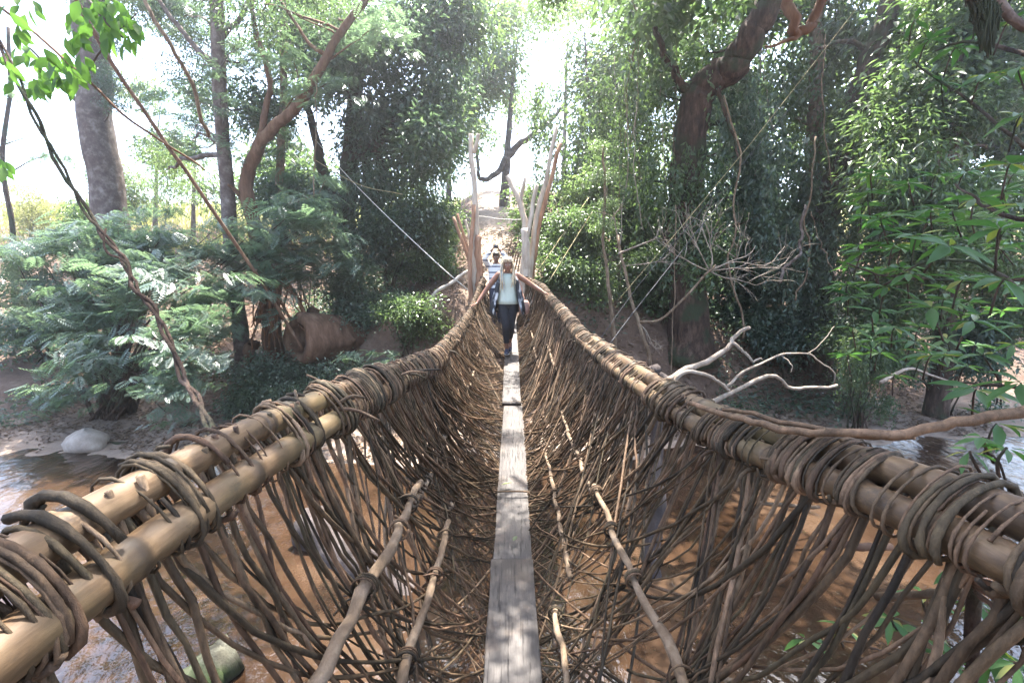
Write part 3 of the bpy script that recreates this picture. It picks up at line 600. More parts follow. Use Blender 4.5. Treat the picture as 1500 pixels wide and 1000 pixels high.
# far trees closing the view: three crowns in turn, each its own thing
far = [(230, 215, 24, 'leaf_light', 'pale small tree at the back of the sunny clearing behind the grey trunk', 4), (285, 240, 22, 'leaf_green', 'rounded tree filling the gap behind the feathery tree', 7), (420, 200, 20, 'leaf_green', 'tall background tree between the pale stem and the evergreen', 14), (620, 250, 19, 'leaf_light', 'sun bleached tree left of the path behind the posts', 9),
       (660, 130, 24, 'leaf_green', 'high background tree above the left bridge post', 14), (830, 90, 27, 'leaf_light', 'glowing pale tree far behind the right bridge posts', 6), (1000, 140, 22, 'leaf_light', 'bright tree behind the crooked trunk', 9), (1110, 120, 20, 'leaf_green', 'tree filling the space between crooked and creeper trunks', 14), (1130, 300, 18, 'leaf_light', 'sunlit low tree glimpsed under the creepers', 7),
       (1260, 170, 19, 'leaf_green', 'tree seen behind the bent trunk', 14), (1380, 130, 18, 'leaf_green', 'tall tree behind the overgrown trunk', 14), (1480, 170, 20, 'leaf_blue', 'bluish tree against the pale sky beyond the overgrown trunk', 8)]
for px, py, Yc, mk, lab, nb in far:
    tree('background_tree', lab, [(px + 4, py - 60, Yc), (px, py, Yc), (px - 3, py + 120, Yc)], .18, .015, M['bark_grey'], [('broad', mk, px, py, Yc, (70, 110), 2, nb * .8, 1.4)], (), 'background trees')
# ------------------------------------------------------------------ big feathery bush on the left bank
bush = thing('feathery_bush', 'large spreading bush of feathery blue green fronds overhanging the left bank', 'bush', tuple(P(160, 585, 9.4)))
bush.location.z = th(bush.location.x, bush.location.y)
bl = [(120, 375, 10.0, (110, 28), 14, .95), (60, 400, 10.2, (70, 35), 7, .9), (250, 345, 9.8, (110, 40), 15, .95), (400, 335, 10.2, (90, 40), 13, .9), (450, 390, 10.3, (60, 40), 7, .8), (130, 455, 9.4, (80, 40), 13, .85), (240, 425, 8.7, (80, 40), 13, .75), (330, 440, 9.2, (50, 40), 6, .7), (170, 530, 8.3, (75, 35), 9, .7), (250, 515, 7.5, (48, 38), 10, .52), (255, 590, 7.2, (30, 25), 6, .38), (300, 470, 7.9, (30, 25), 4, .45), (110, 590, 8.9, (35, 20), 4, .55), (300, 490, 8.6, (25, 40), 3, .5), (60, 340, 10.8, (60, 18), 6, .8)]
bm = MB(); bpos = np.array(tuple(bush.location))
for px, py, Yc, sp_, nb, sz in bl:
    for _ in range(nb):
        c = P(px + random.uniform(-1, 1) * sp_[0], py + random.uniform(-1, 1) * sp_[1], Yc + random.uniform(-.4, .4)); put(bush, 'frond', 'leaf_frond', c, sz * random.uniform(.85, 1.15))
        if random.random() < .6:
            b_ = np.array(tuple(c)); a_ = bpos + np.array([random.uniform(-.3, .3), random.uniform(-.3, .3), 0]); mid = a_ * .5 + b_ * .5 + np.array([0, 0, .5]); bm.tube(jit(spline([a_, mid, b_], 10), .05), np.linspace(.03, .008, 10), 5)
bm.build('stems', M['bark_dark'], bush)
# ------------------------------------------------------------------ understorey shrubs
def shrub(label, px, py, Yc, spx, n, kind, mk, size, group='undergrowth shrubs', name='shrub'):
    c0 = P(px, py, Yc); base = Vector((c0.x, c0.y, th(c0.x, c0.y) - .05)); root = thing(name, label, 'shrub', tuple(base), group); sm = MB()
    for _ in range(max(3, round(n * .7))):
        c = P(px + random.uniform(-1, 1) * spx[0], py + random.uniform(-1, 1) * spx[1], Yc + random.uniform(-.5, .5)); g = th(c.x, c.y)
        c.z = max(c.z, g + .25 * size); put(root, kind, mk, c, size * random.uniform(.8, 1.2))
        sm.tube(jit(spline([base + Vector((random.uniform(-.2, .2), random.uniform(-.2, .2), 0)), (base + c) / 2 + Vector((0, 0, .2)), c], 7), .04), np.linspace(.02, .007, 7), 5)
    sm.build('stems', M['bark_dark'], root); return root
shrub('dark glossy shrub at the foot of the evergreen stems', 560, 360, 12.3, (60, 40), 14, 'broad', 'leaf_blue', .75)
shrub('dense dark shrub spilling down beside the path', 620, 350, 12.8, (32, 45), 12, 'broad', 'leaf_green', .7)
shrub('low dark shrub between hollow log and litter slope', 530, 440, 11.3, (50, 35), 11, 'low', 'leaf_blue', .75)
shrub('leafy dark shrub below the brown litter slope', 590, 470, 10.2, (40, 25), 8, 'low', 'leaf_green', .6)
shrub('bluish shrub in front of the hollow log', 440, 555, 9.6, (80, 22), 11, 'low', 'leaf_blue', .6)
shrub('ferny shrub by the rail at the waterside', 540, 525, 9.3, (50, 20), 7, 'frond', 'leaf_frond', .5)
shrub('shady shrub under the feathery bush', 360, 590, 9.2, (60, 15), 7, 'low', 'leaf_blue', .5)
shrub('dark shrub behind the feathery bush at the bank edge', 60, 470, 11.5, (70, 40), 9, 'broad', 'leaf_blue', .8)
shrub('bright green shrub at the foot of the tall grey trunk', 110, 325, 14.5, (50, 22), 6, 'broad', 'leaf_green', .7)
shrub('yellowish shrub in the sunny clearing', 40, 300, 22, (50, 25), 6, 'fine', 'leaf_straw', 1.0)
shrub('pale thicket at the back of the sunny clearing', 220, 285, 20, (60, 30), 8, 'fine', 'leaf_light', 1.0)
shrub('small leafy shrub beside the hollow log', 440, 300, 12.5, (60, 30), 8, 'broad', 'leaf_blue', .8)
shrub('rounded shrub right of the bridge posts', 830, 360, 11.5, (40, 45), 12, 'broad', 'leaf_green', .65)
shrub('leafy shrub at the right end of the bridge', 850, 410, 10.8, (40, 30), 9, 'broad', 'leaf_green', .55)
shrub('light green shrub above the right rail', 865, 300, 13.5, (40, 35), 8, 'broad', 'leaf_light', .8)
shrub('dark shrub at the foot of the crooked trunk', 960, 410, 11.2, (40, 45), 10, 'broad', 'leaf_green', .7)
shrub('shaded shrub between crooked and creeper trunks', 1090, 400, 12.2, (60, 45), 14, 'broad', 'leaf_blue', .85)
shrub('bluish leafy shrub under the bent trunk', 1160, 470, 10.6, (60, 30), 11, 'broad', 'leaf_blue', .6)
shrub('bright leafy shrub at the right waterside', 1270, 480, 9.2, (45, 60), 14, 'broad', 'leaf_green', .6)
shrub('trailing shrub hanging down the right bank', 1265, 570, 8.7, (35, 35), 10, 'curtain', 'leaf_green', .36)
shrub('pale leafed shrub beyond the right foreground leaves', 1390, 520, 9.6, (70, 40), 12, 'broad', 'leaf_blue', .6)
shrub('shadowed shrub at the far right of the bank', 1470, 440, 9.8, (50, 60), 12, 'broad', 'leaf_green', .7)
shrub('low bushy shrub on the slope behind the dead twigs', 1060, 330, 13.5, (70, 40), 12, 'broad', 'leaf_green', .85)
shrub('overgrown shrub filling the slope under the hillside tree', 935, 330, 13.0, (50, 40), 12, 'broad', 'leaf_green', .8)
shrub('sunlit path edge shrub left of the posts', 655, 330, 15.5, (18, 25), 5, 'broad', 'leaf_light', .6)
shrub('small sunlit shrub beside the upper path', 770, 320, 16, (16, 22), 4, 'broad', 'leaf_light', .6)
# ------------------------------------------------------------------ unseen canopy added above the frame to shade river and bridge
def canopy(label, base, fork, spots, m='bark_dark', mk='leaf_green', kind='broad'):
    root = thing('shade_tree', label, 'tree', base, 'unseen trees added for shade'); b = np.array(base)
    mb = MB(); f = np.array(fork); mb.tube(jit(spline([b - [0, 0, .3], b * .6 + f * .4 + [.2, .1, 0], f], 14), .05), np.linspace(.42, .26, 14), 11, lump=.15); mb.build('trunk', M[m], root)
    for (x, y, z, n, s) in spots:
        c = np.array([x, y, z]); mb = MB(); mb.tube(jit(spline([f, (f + c) / 2 + [0, 0, .8], c], 12), .1), np.linspace(.14, .03, 12), 7, lump=.1); mb.build('limb', M[m], root)
        for _ in range(n): put(root, kind, mk, (x + random.gauss(0, 1.0), y + random.gauss(0, 1.0), z + random.gauss(0, .5)), s * random.uniform(.7, 1.2))
    return root
def over(x, y, z, h):   # a place at height h on the sun's line to (x, y, z)
    s = (h - z) / SV.z; return (x + SV.x * s, y + SV.y * s, h)
canopy('unseen near bank tree added to shade the bridge and the river on the right', (5.2, -2.2, th(5.2, -2.2)), (5.0, -1.2, 7.0), [(*over(0, 1.0, 1.5, 8.0), 5, .7), (*over(0, 3.8, 1.5, 8.6), 2, .3), (*over(0, 5.9, 1.6, 9.2), 3, .4), (*over(.1, 2.1, 1.5, 8.2), 4, .6), (*over(.8, .8, 2.8, 7.8), 5, .6), (*over(3.2, 2.6, 3.0, 8.2), 5, .8), (*over(4.4, 4.2, 3.0, 9.0), 6, .8), (*over(2.6, 2.6, 3.4, 8.2), 5, .7), (*over(3.6, 3.2, 4.5, 8.8), 5, .7), (*over(2.6, 1.4, 0, 8.0), 4, .7), (*over(3.6, 5.5, 0, 10.0), 4, .8), (*over(1.8, 3.0, 0, 8.6), 2, .5)])
canopy('unseen near bank tree added to shade the left rail and the river on the left', (-5.0, -2.6, th(-5, -2.6)), (-4.8, -1.6, 7.2), [(*over(-.65, .35, 2.8, 7.4), 7, .5), (*over(-.6, .9, 2.8, 8.2), 4, .5), (*over(-1.6, 3.2, 0, 8.6), 2, .4), (*over(-4.0, 4.5, 0, 9.0), 5, .7), (*over(-1.6, 1.8, 3.2, 8), 2, .5)])
# ------------------------------------------------------------------ hollow log and stumps
def ring_pts(c, ax, r, n, wob=.0, ph=0):
    ax = Vector(ax).normalized(); u = ax.cross(Vector((0, 0, 1))).normalized(); v = ax.cross(u)
    return [tuple(Vector(c) + (u * math.cos(t) + v * math.sin(t)) * r * (1 + wob * math.sin(3 * t + ph) + wob * .5 * math.sin(7 * t))) for t in np.linspace(0, 2 * math.pi, n, endpoint=False)]
M['root_red'] = bark('root_red', [(.3, (.06, .026, .012)), (.5, (.15, .07, .035)), (.75, (.27, .15, .085))], scale=14)
hc = P(436, 496, 9.75); hax = Vector((-.55, -.8, .05)).normalized()
stump = thing('hollow_log', 'brown hollow log with a round dark opening at the foot of the leaning tree', 'log', (hc.x, hc.y, th(hc.x, hc.y)))
mb = MB(); rr = []
for k, (d, r) in enumerate([(-1.5, .40), (-.9, .44), (-.35, .50), (-.02, .53), (.04, .47), (.03, .36), (-.05, .33), (-.5, .31), (-1.4, .26)]): rr.append(ring_pts(hc + hax * d, hax, r, 28, .09, k * .35))
mb.rings(rr, True, False); mb.build('shell', M['bark_red'], stump)
mb = MB(); mb.rings([ring_pts(hc - hax * 1.38, hax, .34, 16), ring_pts(hc - hax * 1.45, hax, .3, 16)]); mb.build('inner_wall', M['bark_dark'], stump)
for k, (a_, b_, r) in enumerate([((385, 470, 10.6), (398, 400, 11.2), .16), ((470, 470, 10.6), (520, 500, 10.4), .12), ((455, 455, 10.7), (490, 490, 10.2), .10), ((372, 505, 10.2), (360, 540, 10.0), .14)]):
    mb = MB(); q = spline([P(*a_), (P(*a_) + P(*b_)) / 2 + Vector((0, 0, .08)), P(*b_)], 12); mb.tube(jit(q, .03), np.linspace(r, r * .6, 12), 9, lump=.3); mb.build('root', M['bark_red'], stump)
for k in range(26):
    x = random.uniform(368, 470); t0 = P(398 + random.gauss(0, 9), 395 + random.uniform(-8, 20), 10.5); e0 = P(x, random.uniform(455, 520), 9.9 + random.uniform(-.2, .5)); mb = MB(); mb.tube(jit(spline([t0, (t0 + e0) / 2 + Vector((random.gauss(0, .1), random.gauss(0, .1), .12)), e0], 10), .03), np.linspace(.05, .018, 10) * random.uniform(.5, 1.1), 6, lump=.3); mb.build('root', M['root_red'], stump)
def log(name, label, pts, r0, r1, m, lump=.12, n=16, group=None):
    q = jit(spline(pts, n), r0 * .08); root = thing(name, label, 'log', tuple(q[0]), group); mb = MB(); mb.tube(q, np.linspace(r0, r1, n), 14, lump=lump); mb.build('trunk', M[m], root); return root, q
root, q = log('mossy_log', 'sawn mossy log end poking up from the water by the left rail', [P(215, 1060, 2.9), P(290, 1000, 3.1), (P(345, 952, 3.35))], .17, .16, 'log_moss', .05)
log('sunken_log', 'dark grey waterlogged log lying below the left netting', [P(455, 770, 5.2), P(540, 840, 4.6), P(640, 915, 4.1)], .26, .2, 'log_grey', .2)
log('stranded_log', 'thin grey pole lying on the mud of the left bank', [P(-30, 668, 7.9), P(60, 676, 7.85), P(120, 684, 7.8)], .05, .03, 'log_grey')
log('drift_pole', 'long dark branch lying across the leaf litter under the bush', [P(120, 648, 8.2), P(210, 646, 8.3), P(330, 600, 9.2), P(450, 590, 9.6)], .045, .02, 'bark_dark')
log('snag_branch', 'pale branch lying across the shrubs of the right bank', [P(1290, 560, 7.6), P(1330, 540, 7.8), P(1360, 548, 7.9), P(1420, 570, 8.0)], .03, .015, 'dead_wood')
# boulder on the left bank
bp = P(130, 665, 8.05); me = MB(); rr = []
for k in range(9):
    t = k / 8 * math.pi; rr.append([(bp.x + .36 * math.sin(t) * math.cos(u) * (1 + .16 * math.sin(3 * u + k)), bp.y + .3 * math.sin(t) * math.sin(u) * (1 + .1 * math.sin(2 * u + k * .7)), th(bp.x, bp.y) + .06 - .24 * math.cos(t) * (1 + .12 * math.sin(2 * u + .5 * k))) for u in np.linspace(0, 2 * math.pi, 16, endpoint=False)])
me.rings(rr); M['rock'] = bark('rock', [(.3, (.22, .18, .15)), (.7, (.42, .37, .32))], scale=5, stretch=(1, 1, 1)); tag(me.build('boulder', M['rock'], None), 'pale rounded boulder at the edge of the left bank', 'rock')
# ------------------------------------------------------------------ dead tree with bleached limbs on the right
dead = thing('dead_tree', 'bleached dead tree leaning out of the water with crooked bare limbs', 'tree', tuple(P(968, 905, 4.25)))
def deadlimb(pts, r0, r1, name='limb', n=18, m='dead_wood', parent=None):
    mb = MB(); mb.tube(jit(spline([P(*p) for p in pts], n), r0 * .3), np.linspace(r0, r1, n) * .72, 9, lump=.22); return mb.build(name, M[m], parent or dead)
deadlimb([(972, 960, 4.2), (966, 860, 4.4), (958, 740, 4.7), (962, 640, 5.0), (966, 560, 5.2), (962, 540, 5.2)], .14, .09, 'trunk', 24, 'log_grey')
deadlimb([(964, 560, 5.2), (1000, 545, 5.3), (1035, 528, 5.4), (1062, 508, 5.5), (1076, 494, 5.55), (1098, 480, 5.6)], .055, .03)
deadlimb([(1074, 502, 5.5), (1090, 515, 5.45), (1102, 526, 5.4), (1116, 526, 5.4)], .03, .014)
deadlimb([(980, 590, 5.1), (1010, 592, 5.2), (1040, 588, 5.2), (1075, 573, 5.3), (1130, 552, 5.5), (1160, 568, 5.5), (1190, 568, 5.5), (1226, 564, 5.6)], .045, .022, n=26)
deadlimb([(985, 560, 5.2), (1010, 545, 5.2), (1045, 555, 5.25), (1068, 572, 5.3)], .035, .028)
deadlimb([(1064, 566, 5.3), (1085, 545, 5.5), (1125, 530, 5.7), (1150, 518, 5.8), (1182, 518, 5.9), (1200, 530, 5.9), (1222, 545, 5.9), (1222, 562, 5.9)], .022, .010, n=26)
deadlimb([(1145, 520, 5.8), (1160, 535, 5.7), (1158, 545, 5.7)], .012, .006); deadlimb([(1183, 518, 5.9), (1200, 506, 5.9), (1222, 478, 6)], .01, .005)
deadlimb([(955, 560, 5.2), (930, 545, 5.3), (905, 520, 5.5), (890, 505, 5.6)], .02, .008)
# twiggy dead bush
twig = thing('dead_bush', 'bleached leafless bush with twisted stems and a fan of fine twigs', 'bush', tuple(P(950, 540, 7.4)))
deadlimb([(952, 575, 7.3), (950, 530, 7.4), (945, 500, 7.4), (930, 460, 7.5), (922, 420, 7.6), (912, 385, 7.6), (905, 345, 7.7)], .05, .03, 'stem', 22, 'bark_pale', twig)
deadlimb([(905, 372, 7.6), (935, 360, 7.5), (960, 348, 7.4), (966, 334, 7.4)], .022, .008, 'twig', 12, 'dead_wood', twig)
deadlimb([(938, 472, 7.5), (965, 470, 7.4), (1000, 440, 7.4), (1030, 405, 7.4), (1048, 388, 7.4)], .03, .02, 'stem', 16, 'bark_pale', twig)
def twigs(parent, p, d, l, r, depth):
    mb = MB()
    def rec(p, d, l, r, k):
        n = 6; q = [p]; dd = d.copy()
        for _ in range(n):
            dd = dd + rng.normal(0, .14, 3); dd /= np.linalg.norm(dd); q.append(q[-1] + dd * l / n)
        mb.tube(q, np.linspace(r, r * .45, len(q)), 5)
        if k > 0:
            for _ in range(random.randint(3, 5)):
                i_ = random.randint(2, n); e = dd + rng.normal(0, .6, 3) + np.array([0, 0, .12]); e /= np.linalg.norm(e); rec(q[i_], e, l * random.uniform(.4, .7), r * .55, k - 1)
    rec(np.array(tuple(p)), np.array(d, float) / np.linalg.norm(d), l, r, depth); mb.build('twig', M['dead_wood'], parent)
for d, l in [((1, -.1, .25), 1.15), ((.8, .2, .7), .95), ((.1, .1, 1), .7), ((-.6, 0, .7), .8), ((-1, -.1, .25), 1.0), ((.9, -.2, -.25), .75), ((.6, .1, .9), .8), ((1, .2, .45), 1.05)]: twigs(twig, P(1040, 397, 7.4), d, l, .011, 2)
twigs(twig, P(915, 390, 7.6), (.9, -.1, .1), .8, .01, 2); twigs(twig, P(905, 350, 7.7), (-.3, 0, 1), .5, .012, 2); twigs(twig, P(935, 470, 7.5), (.3, -.3, -.9), .5, .008, 2)
pale = thing('pale_sapling', 'pale wavy sapling stem standing behind the right rail', 'tree', tuple(P(902, 520, 8.6)))
deadlimb([(903, 545, 8.6), (898, 480, 8.6), (892, 440, 8.6), (888, 400, 8.6), (884, 350, 8.6), (886, 280, 8.6), (884, 215, 8.6)], .055, .03, 'trunk', 22, 'bark_pale', pale)
for c in [(888, 330), (882, 260), (892, 300), (880, 215)]: put(pale, 'low', 'leaf_light', P(c[0], c[1], 8.6), .28)
# ------------------------------------------------------------------ hanging lianas
def liana(label, pts, r, m='bark_grey', n=26, wob=.02, name='liana', group='hanging lianas', twist=0, cat='liana'):
    q = jit(spline([P(*p) for p in pts], n), wob); mb = MB()
    if twist:
        th_ = np.linspace(0, twist, n); off = np.stack([np.cos(th_), np.sin(th_), np.sin(th_) * .3], 1) * r * .85
        mb.tube(q + off, r * np.linspace(.65, .8, n), 7, lump=.1); mb.tube(q - off, r * np.linspace(.5, .75, n), 7, lump=.1)
    else: mb.tube(q, np.linspace(r * .8, r, n), 6, lump=.08)
    return tag(mb.build(name, M[m], None), label, cat, group)
liana('twisted dark liana slanting down from the upper left to the left rail', [(-60, -60, 2.1), (20, 105, 1.9), (60, 190, 1.85), (112, 285, 1.8), (152, 345, 1.75), (185, 390, 1.7), (205, 430, 1.65), (235, 470, 1.6), (262, 545, 1.5), (290, 590, 1.35), (312, 640, 1.2), (330, 705, 1.02)], .009, 'bark_dark', 60, .003, twist=44)
liana('small dark curl of vine hanging off the twisted liana', [(155, 335, 1.75), (152, 355, 1.72), (160, 372, 1.7), (175, 378, 1.69), (188, 392, 1.68), (190, 420, 1.66)], .005, 'bark_dark', 16, .001)
liana('straight orange brown stay pole slanting down in front of the hollow log', [(95, -30, 6.5), (160, 85, 7), (240, 205, 7.6), (300, 290, 8.2), (400, 440, 9.2), (445, 515, 9.6)], .034, 'bark_red', 30, .006)
liana('pale liana hanging over the feathery tree', [(205, -20, 7), (235, 40, 7), (262, 85, 7.2), (290, 160, 7.6), (306, 200, 8)], .03, 'bark_pale', 20, .02)
liana('wavy pale liana hanging beside the crooked trunk', [(1060, 140, 9), (1075, 200, 9), (1082, 240, 9), (1074, 290, 9), (1078, 340, 9), (1068, 380, 9), (1072, 420, 9), (1090, 460, 9), (1088, 495, 9)], .02, 'bark_pale')
liana('grey liana hanging in front of the creeper trunk', [(1195, 200, 9.5), (1188, 260, 9.5), (1180, 320, 9.5), (1186, 370, 9.5), (1175, 420, 9.5), (1165, 440, 9.5)], .02, 'bark_pale')
liana('knotted liana stub with mossy bark below the creeper trunk', [(1180, 300, 9), (1172, 350, 9), (1170, 372, 9), (1150, 390, 9), (1143, 415, 9)], .03, 'bark_grey')
liana('thin straight liana hanging behind the dead limbs', [(990, 300, 8), (988, 400, 8), (985, 480, 8), (984, 560, 8)], .010, 'bark_pale', 20, .01)
liana('hair thin liana beside the dark thicket', [(462, 100, 10.5), (463, 190, 10.5), (460, 290, 10.5)], .016, 'bark_pale')
liana('fine root hanging through the bright gap', [(930, -10, 10), (932, 40, 10), (928, 90, 10)], .02, 'bark_pale')
liana('loose grey liana dangling right of the dark trunk', [(1115, 60, 11), (1112, 160, 11), (1118, 260, 11)], .014, 'bark_grey')
liana('thin liana dropping past the burl', [(1262, 190, 9.5), (1258, 300, 9.5), (1264, 400, 9.5)], .010, 'bark_pale')
liana('slack liana looping under the overgrown tree', [(1188, 310, 9), (1205, 360, 9), (1225, 405, 9)], .009, 'bark_pale')
for k in range(22):
    x = random.choice([random.uniform(880, 1000), random.uniform(1040, 1300)]); y0 = random.uniform(-20, 180); y1 = y0 + random.uniform(120, 260); Yk = random.uniform(9.2, 12.5)
    liana('hair thin pale liana hanging straight down among the right bank foliage', [(x, y0, Yk), (x + random.uniform(-6, 6), (y0 + y1) / 2, Yk), (x + random.uniform(-10, 10), y1, Yk)], random.uniform(.006, .013), random.choice(['bark_pale', 'dead_wood']), 18, .02, group='hair thin hanging lianas')
# ropes and cables
def rope(label, pts, r, m): return liana(label, pts, r, m, 20, .002, 'guy_rope', 'guy ropes of the bridge', cat='rope')
rope('white guy rope slanting down across the dark evergreen', [(462, 205, 12.8), (530, 280, 11.6), (632, 378, 10.4), (692, 430, 10.3)], .011, 'rope_white')
rope('thin tan guy rope crossing the evergreen stems', [(430, 215, 11.8), (520, 268, 11.6), (590, 285, 11.6)], .010, 'rope_tan')
rope('yellowish guy rope from the right rail up to the hillside tree', [(782, 405, 10), (820, 350, 10.8), (862, 290, 12)], .010, 'rope_tan')
rope('second yellowish guy rope below the first one on the right', [(804, 412, 9.6), (830, 370, 10.2), (868, 310, 11)], .010, 'rope_tan')
rope('long dark cable from the right rail up towards the canopy', [(868, 512, 4.2), (950, 400, 4.8), (1100, 225, 5.6), (1260, 40, 6.2), (1330, -40, 6.6)], .004, 'rope_black')
rope('pale rope running parallel above the dark cable', [(905, 440, 5.4), (1000, 330, 5.4), (1140, 160, 5.8), (1280, -20, 6.2)], .0032, 'rope_tan')
rope('dark cable rising steeply beside the dead bush', [(880, 520, 4.0), (930, 455, 5), (985, 385, 6), (1060, 290, 7)], .007, 'rope_black')
rope('white rope tied between the two bridge posts', [(698, 316, 10.35), (735, 321, 10.3), (773, 322, 10.35)], .011, 'rope_white')
# ------------------------------------------------------------------ posts at the far end of the bridge
def post(label, pts, r0, r1, m='post_pale', forks=(), n=20, group='posts at the far end of the bridge', name='post'):
    p = [P(*q) for q in pts]; b = p[0]; g = th(b.x, b.y); p = [Vector((b.x, b.y, min(g - .25, b.z - .2)))] + p if b.z > g - .1 else p
    q = jit(spline(p, n), r0 * .12); root = thing(name, label, 'post', tuple(q[0]), group); r0 *= .88; r1 *= .9; mb = MB(); mb.tube(q, np.linspace(r0, r1, n), 10, lump=.13); mb.build('pole', M[m], root)
    for fp, a_, b_ in forks: mb = MB(); mb.tube(jit(spline([P(*k) for k in fp], 9), .006), np.linspace(a_, b_, 9) * .9, 8, lump=.1); mb.build('fork', M[m], root)
    return root
post('tall forked pole pale and stripped at the top left of the bridge end', [(693, 440, 10.25), (697, 370, 10.25), (696, 300, 10.25), (692, 250, 10.25), (690, 196, 10.25)], .10, .055, 'post_pale', [(((694, 225, 10.25), (699, 208, 10.22), (701, 196, 10.2)), .05, .04)])
post('reddish post reaching shoulder height beside the tall forked pole', [(704, 440, 10.2), (703, 400, 10.2), (702, 345, 10.2)], .10, .085, 'post_red')
post('reddish stake lashed against the tall forked pole', [(690, 445, 10.1), (689, 400, 10.1), (694, 300, 10.15)], .07, .05, 'post_red')
post('slanting tan stake left of the forked pole', [(690, 400, 10.5), (680, 360, 10.5), (664, 318, 10.5)], .055, .04, 'post_red')
post('thinner tan stake behind the slanting one', [(692, 395, 10.7), (684, 360, 10.7), (670, 313, 10.7)], .045, .035, 'post_red')
post('short thin stake just left of the forked pole', [(692, 380, 10.8), (688, 350, 10.8), (682, 322, 10.8)], .04, .03, 'post_pale')
post('leaning prop pole braced low against the left posts', [(632, 438, 10.3), (660, 415, 10.3), (688, 396, 10.3)], .05, .04, 'post_pale', n=12)
post('forked right post with a stubby left arm', [(768, 405, 10.3), (770, 350, 10.3), (768, 318, 10.3), (758, 290, 10.3), (743, 257, 10.3)], .115, .05, 'post_pale', [(((766, 312, 10.3), (764, 285, 10.3), (769, 259, 10.3)), .05, .04)])
post('tallest pale pole leaning right at the bridge end', [(776, 405, 10.4), (782, 340, 10.4), (794, 290, 10.4), (802, 250, 10.4), (815, 184, 10.4)], .085, .045, 'post_pale')
post('brownish pole leaning right behind the tallest one', [(780, 400, 10.6), (790, 330, 10.6), (803, 280, 10.6), (821, 210, 10.6)], .075, .05, 'post_red')
post('medium pale pole in the right bundle', [(772, 405, 10.2), (773, 340, 10.2), (786, 270, 10.2)], .075, .05, 'post_pale')
post('thick pale stump at the heart of the right bundle', [(772, 412, 10.15), (770, 380, 10.15), (768, 335, 10.15)], .12, .10, 'post_pale')
for k in range(7): post('short thin bamboo stake in the low leaning palisade behind the striped shirt' if k else 'tallest bamboo stake of the leaning palisade behind the striped shirt', [(736 + k * 4.2, 402 + k * 1.0, 10.9), (741 + k * 4.0, 385, 10.9), ([751, 754, 753, 757, 760, 763, 766][k], [344, 358, 366, 366, 368, 374, 378][k], 10.9)], .020, .017, 'bamboo', group='palisade stakes', n=8, name='palisade_stake')
# ------------------------------------------------------------------ ground litter and ground cover
n = 60000; lx = rng.uniform(-10, 10, n); ly = 7.4 + rng.random(n) ** 1.4 * 9; lz = terrain(lx, ly); keep = (lz > .03) & (vnoise(lx * 1.3, ly * 1.3, 21) + rng.random(n) * .35 > .42); lx, ly, lz = lx[keep], ly[keep], lz[keep]; n = len(lx)
me = leaves_mesh('leaf_litter', np.stack([lx, ly, lz + rng.uniform(.004, .03, n)], 1), np.stack([rng.normal(0, 1, n), rng.normal(0, 1, n), rng.normal(0, .25, n)], 1), np.stack([rng.normal(0, .3, n), rng.normal(0, .3, n), np.ones(n)], 1), rng.uniform(.05, .12, n), rng.uniform(.02, .05, n), rng.random(n) ** 1.6, .2, .05)
tag(link('leaf_litter', me, M['leaf_dry']), 'brown fallen leaves scattered over the far bank', 'leaf litter', kind='stuff')
n = 46000; cx = rng.uniform(-11, 11, n); cy = rng.uniform(8.6, 16, n); dens = vnoise(cx * .55 + 7, cy * .55, 31); side = np.where(cx > 1.6, .46, .52); pth = np.abs(cx + (cy - 10) * .055) > 1.5 - .6 * (cx > 0)
keep = (dens > side) & pth & (terrain(cx, cy) > .12) & ~((cx > -4.2) & (cx < -1.0) & (cy < 13)); cx, cy = cx[keep], cy[keep]; n = len(cx); cz = terrain(cx, cy)
me = leaves_mesh('ground_cover', np.stack([cx, cy, cz + rng.uniform(.02, .32, n)], 1), np.stack([rng.normal(0, 1, n), rng.normal(0, 1, n), rng.normal(-.1, .35, n)], 1), np.stack([rng.normal(0, .4, n), rng.normal(0, .4, n), np.ones(n)], 1), rng.uniform(.07, .15, n), rng.uniform(.03, .07, n), rng.random(n), .2, .15)
tag(link('ground_cover', me, M['leaf_blue']), 'low dark green ground cover under the far trees', 'ground cover', kind='stuff')
# grass of the sunny clearing and the path edges
n = 26000; cx = np.concatenate([rng.uniform(-34, -6, n // 2), rng.uniform(-30, 34, n - n // 2)]); cy = rng.uniform(20, 42, n); k = np.abs(cx + (cy - 10) * .055) > 1.2; cx, cy = cx[k], cy[k]; n = len(cx); cz = terrain(cx, cy)
me = leaves_mesh('clearing_grass', np.stack([cx, cy, cz], 1), np.stack([rng.normal(0, .35, n), rng.normal(0, .35, n), np.ones(n)], 1), unit(n), rng.uniform(.25, .7, n), rng.uniform(.03, .06, n), rng.random(n), .05, .1)
tag(link('clearing_grass', me, M['leaf_straw']), 'sunlit yellowish grass of the clearing behind the trees', 'grass', kind='stuff')
# ------------------------------------------------------------------ foreground branches with separate leaves
def leaf_proto(name, L, W, curve, m, fold=.18):
    V = []; T = []; prof = [(0, .05), (.18, .55), (.42, 1.0), (.7, .78), (.88, .36), (1, .02)]
    for t, w_ in prof:
        z = -curve * L * t * t
        for s in (-1, 0, 1): V.append((s * W / 2 * w_, t * L, z + abs(s) * fold * W * w_))
    for i_ in range(len(prof) - 1):
        for s in (0, 1):
            a_ = i_ * 3 + s; T += [(a_, a_ + 1, a_ + 4), (a_, a_ + 4, a_ + 3)]
    me = mesh_np(name, V, T, None, True, np.full(len(V), .5)); me.materials.append(M[m]); return me
big_leaf = [leaf_proto('leaf', .115, .056, c, 'leaf_bright') for c in (.1, .25)]
lance_leaf = [leaf_proto('leaf', .20, .056, c, 'leaf_big') for c in (.08, .2, .32)]; young_leaf = [leaf_proto('leaf', .13, .036, .15, 'leaf_young')]
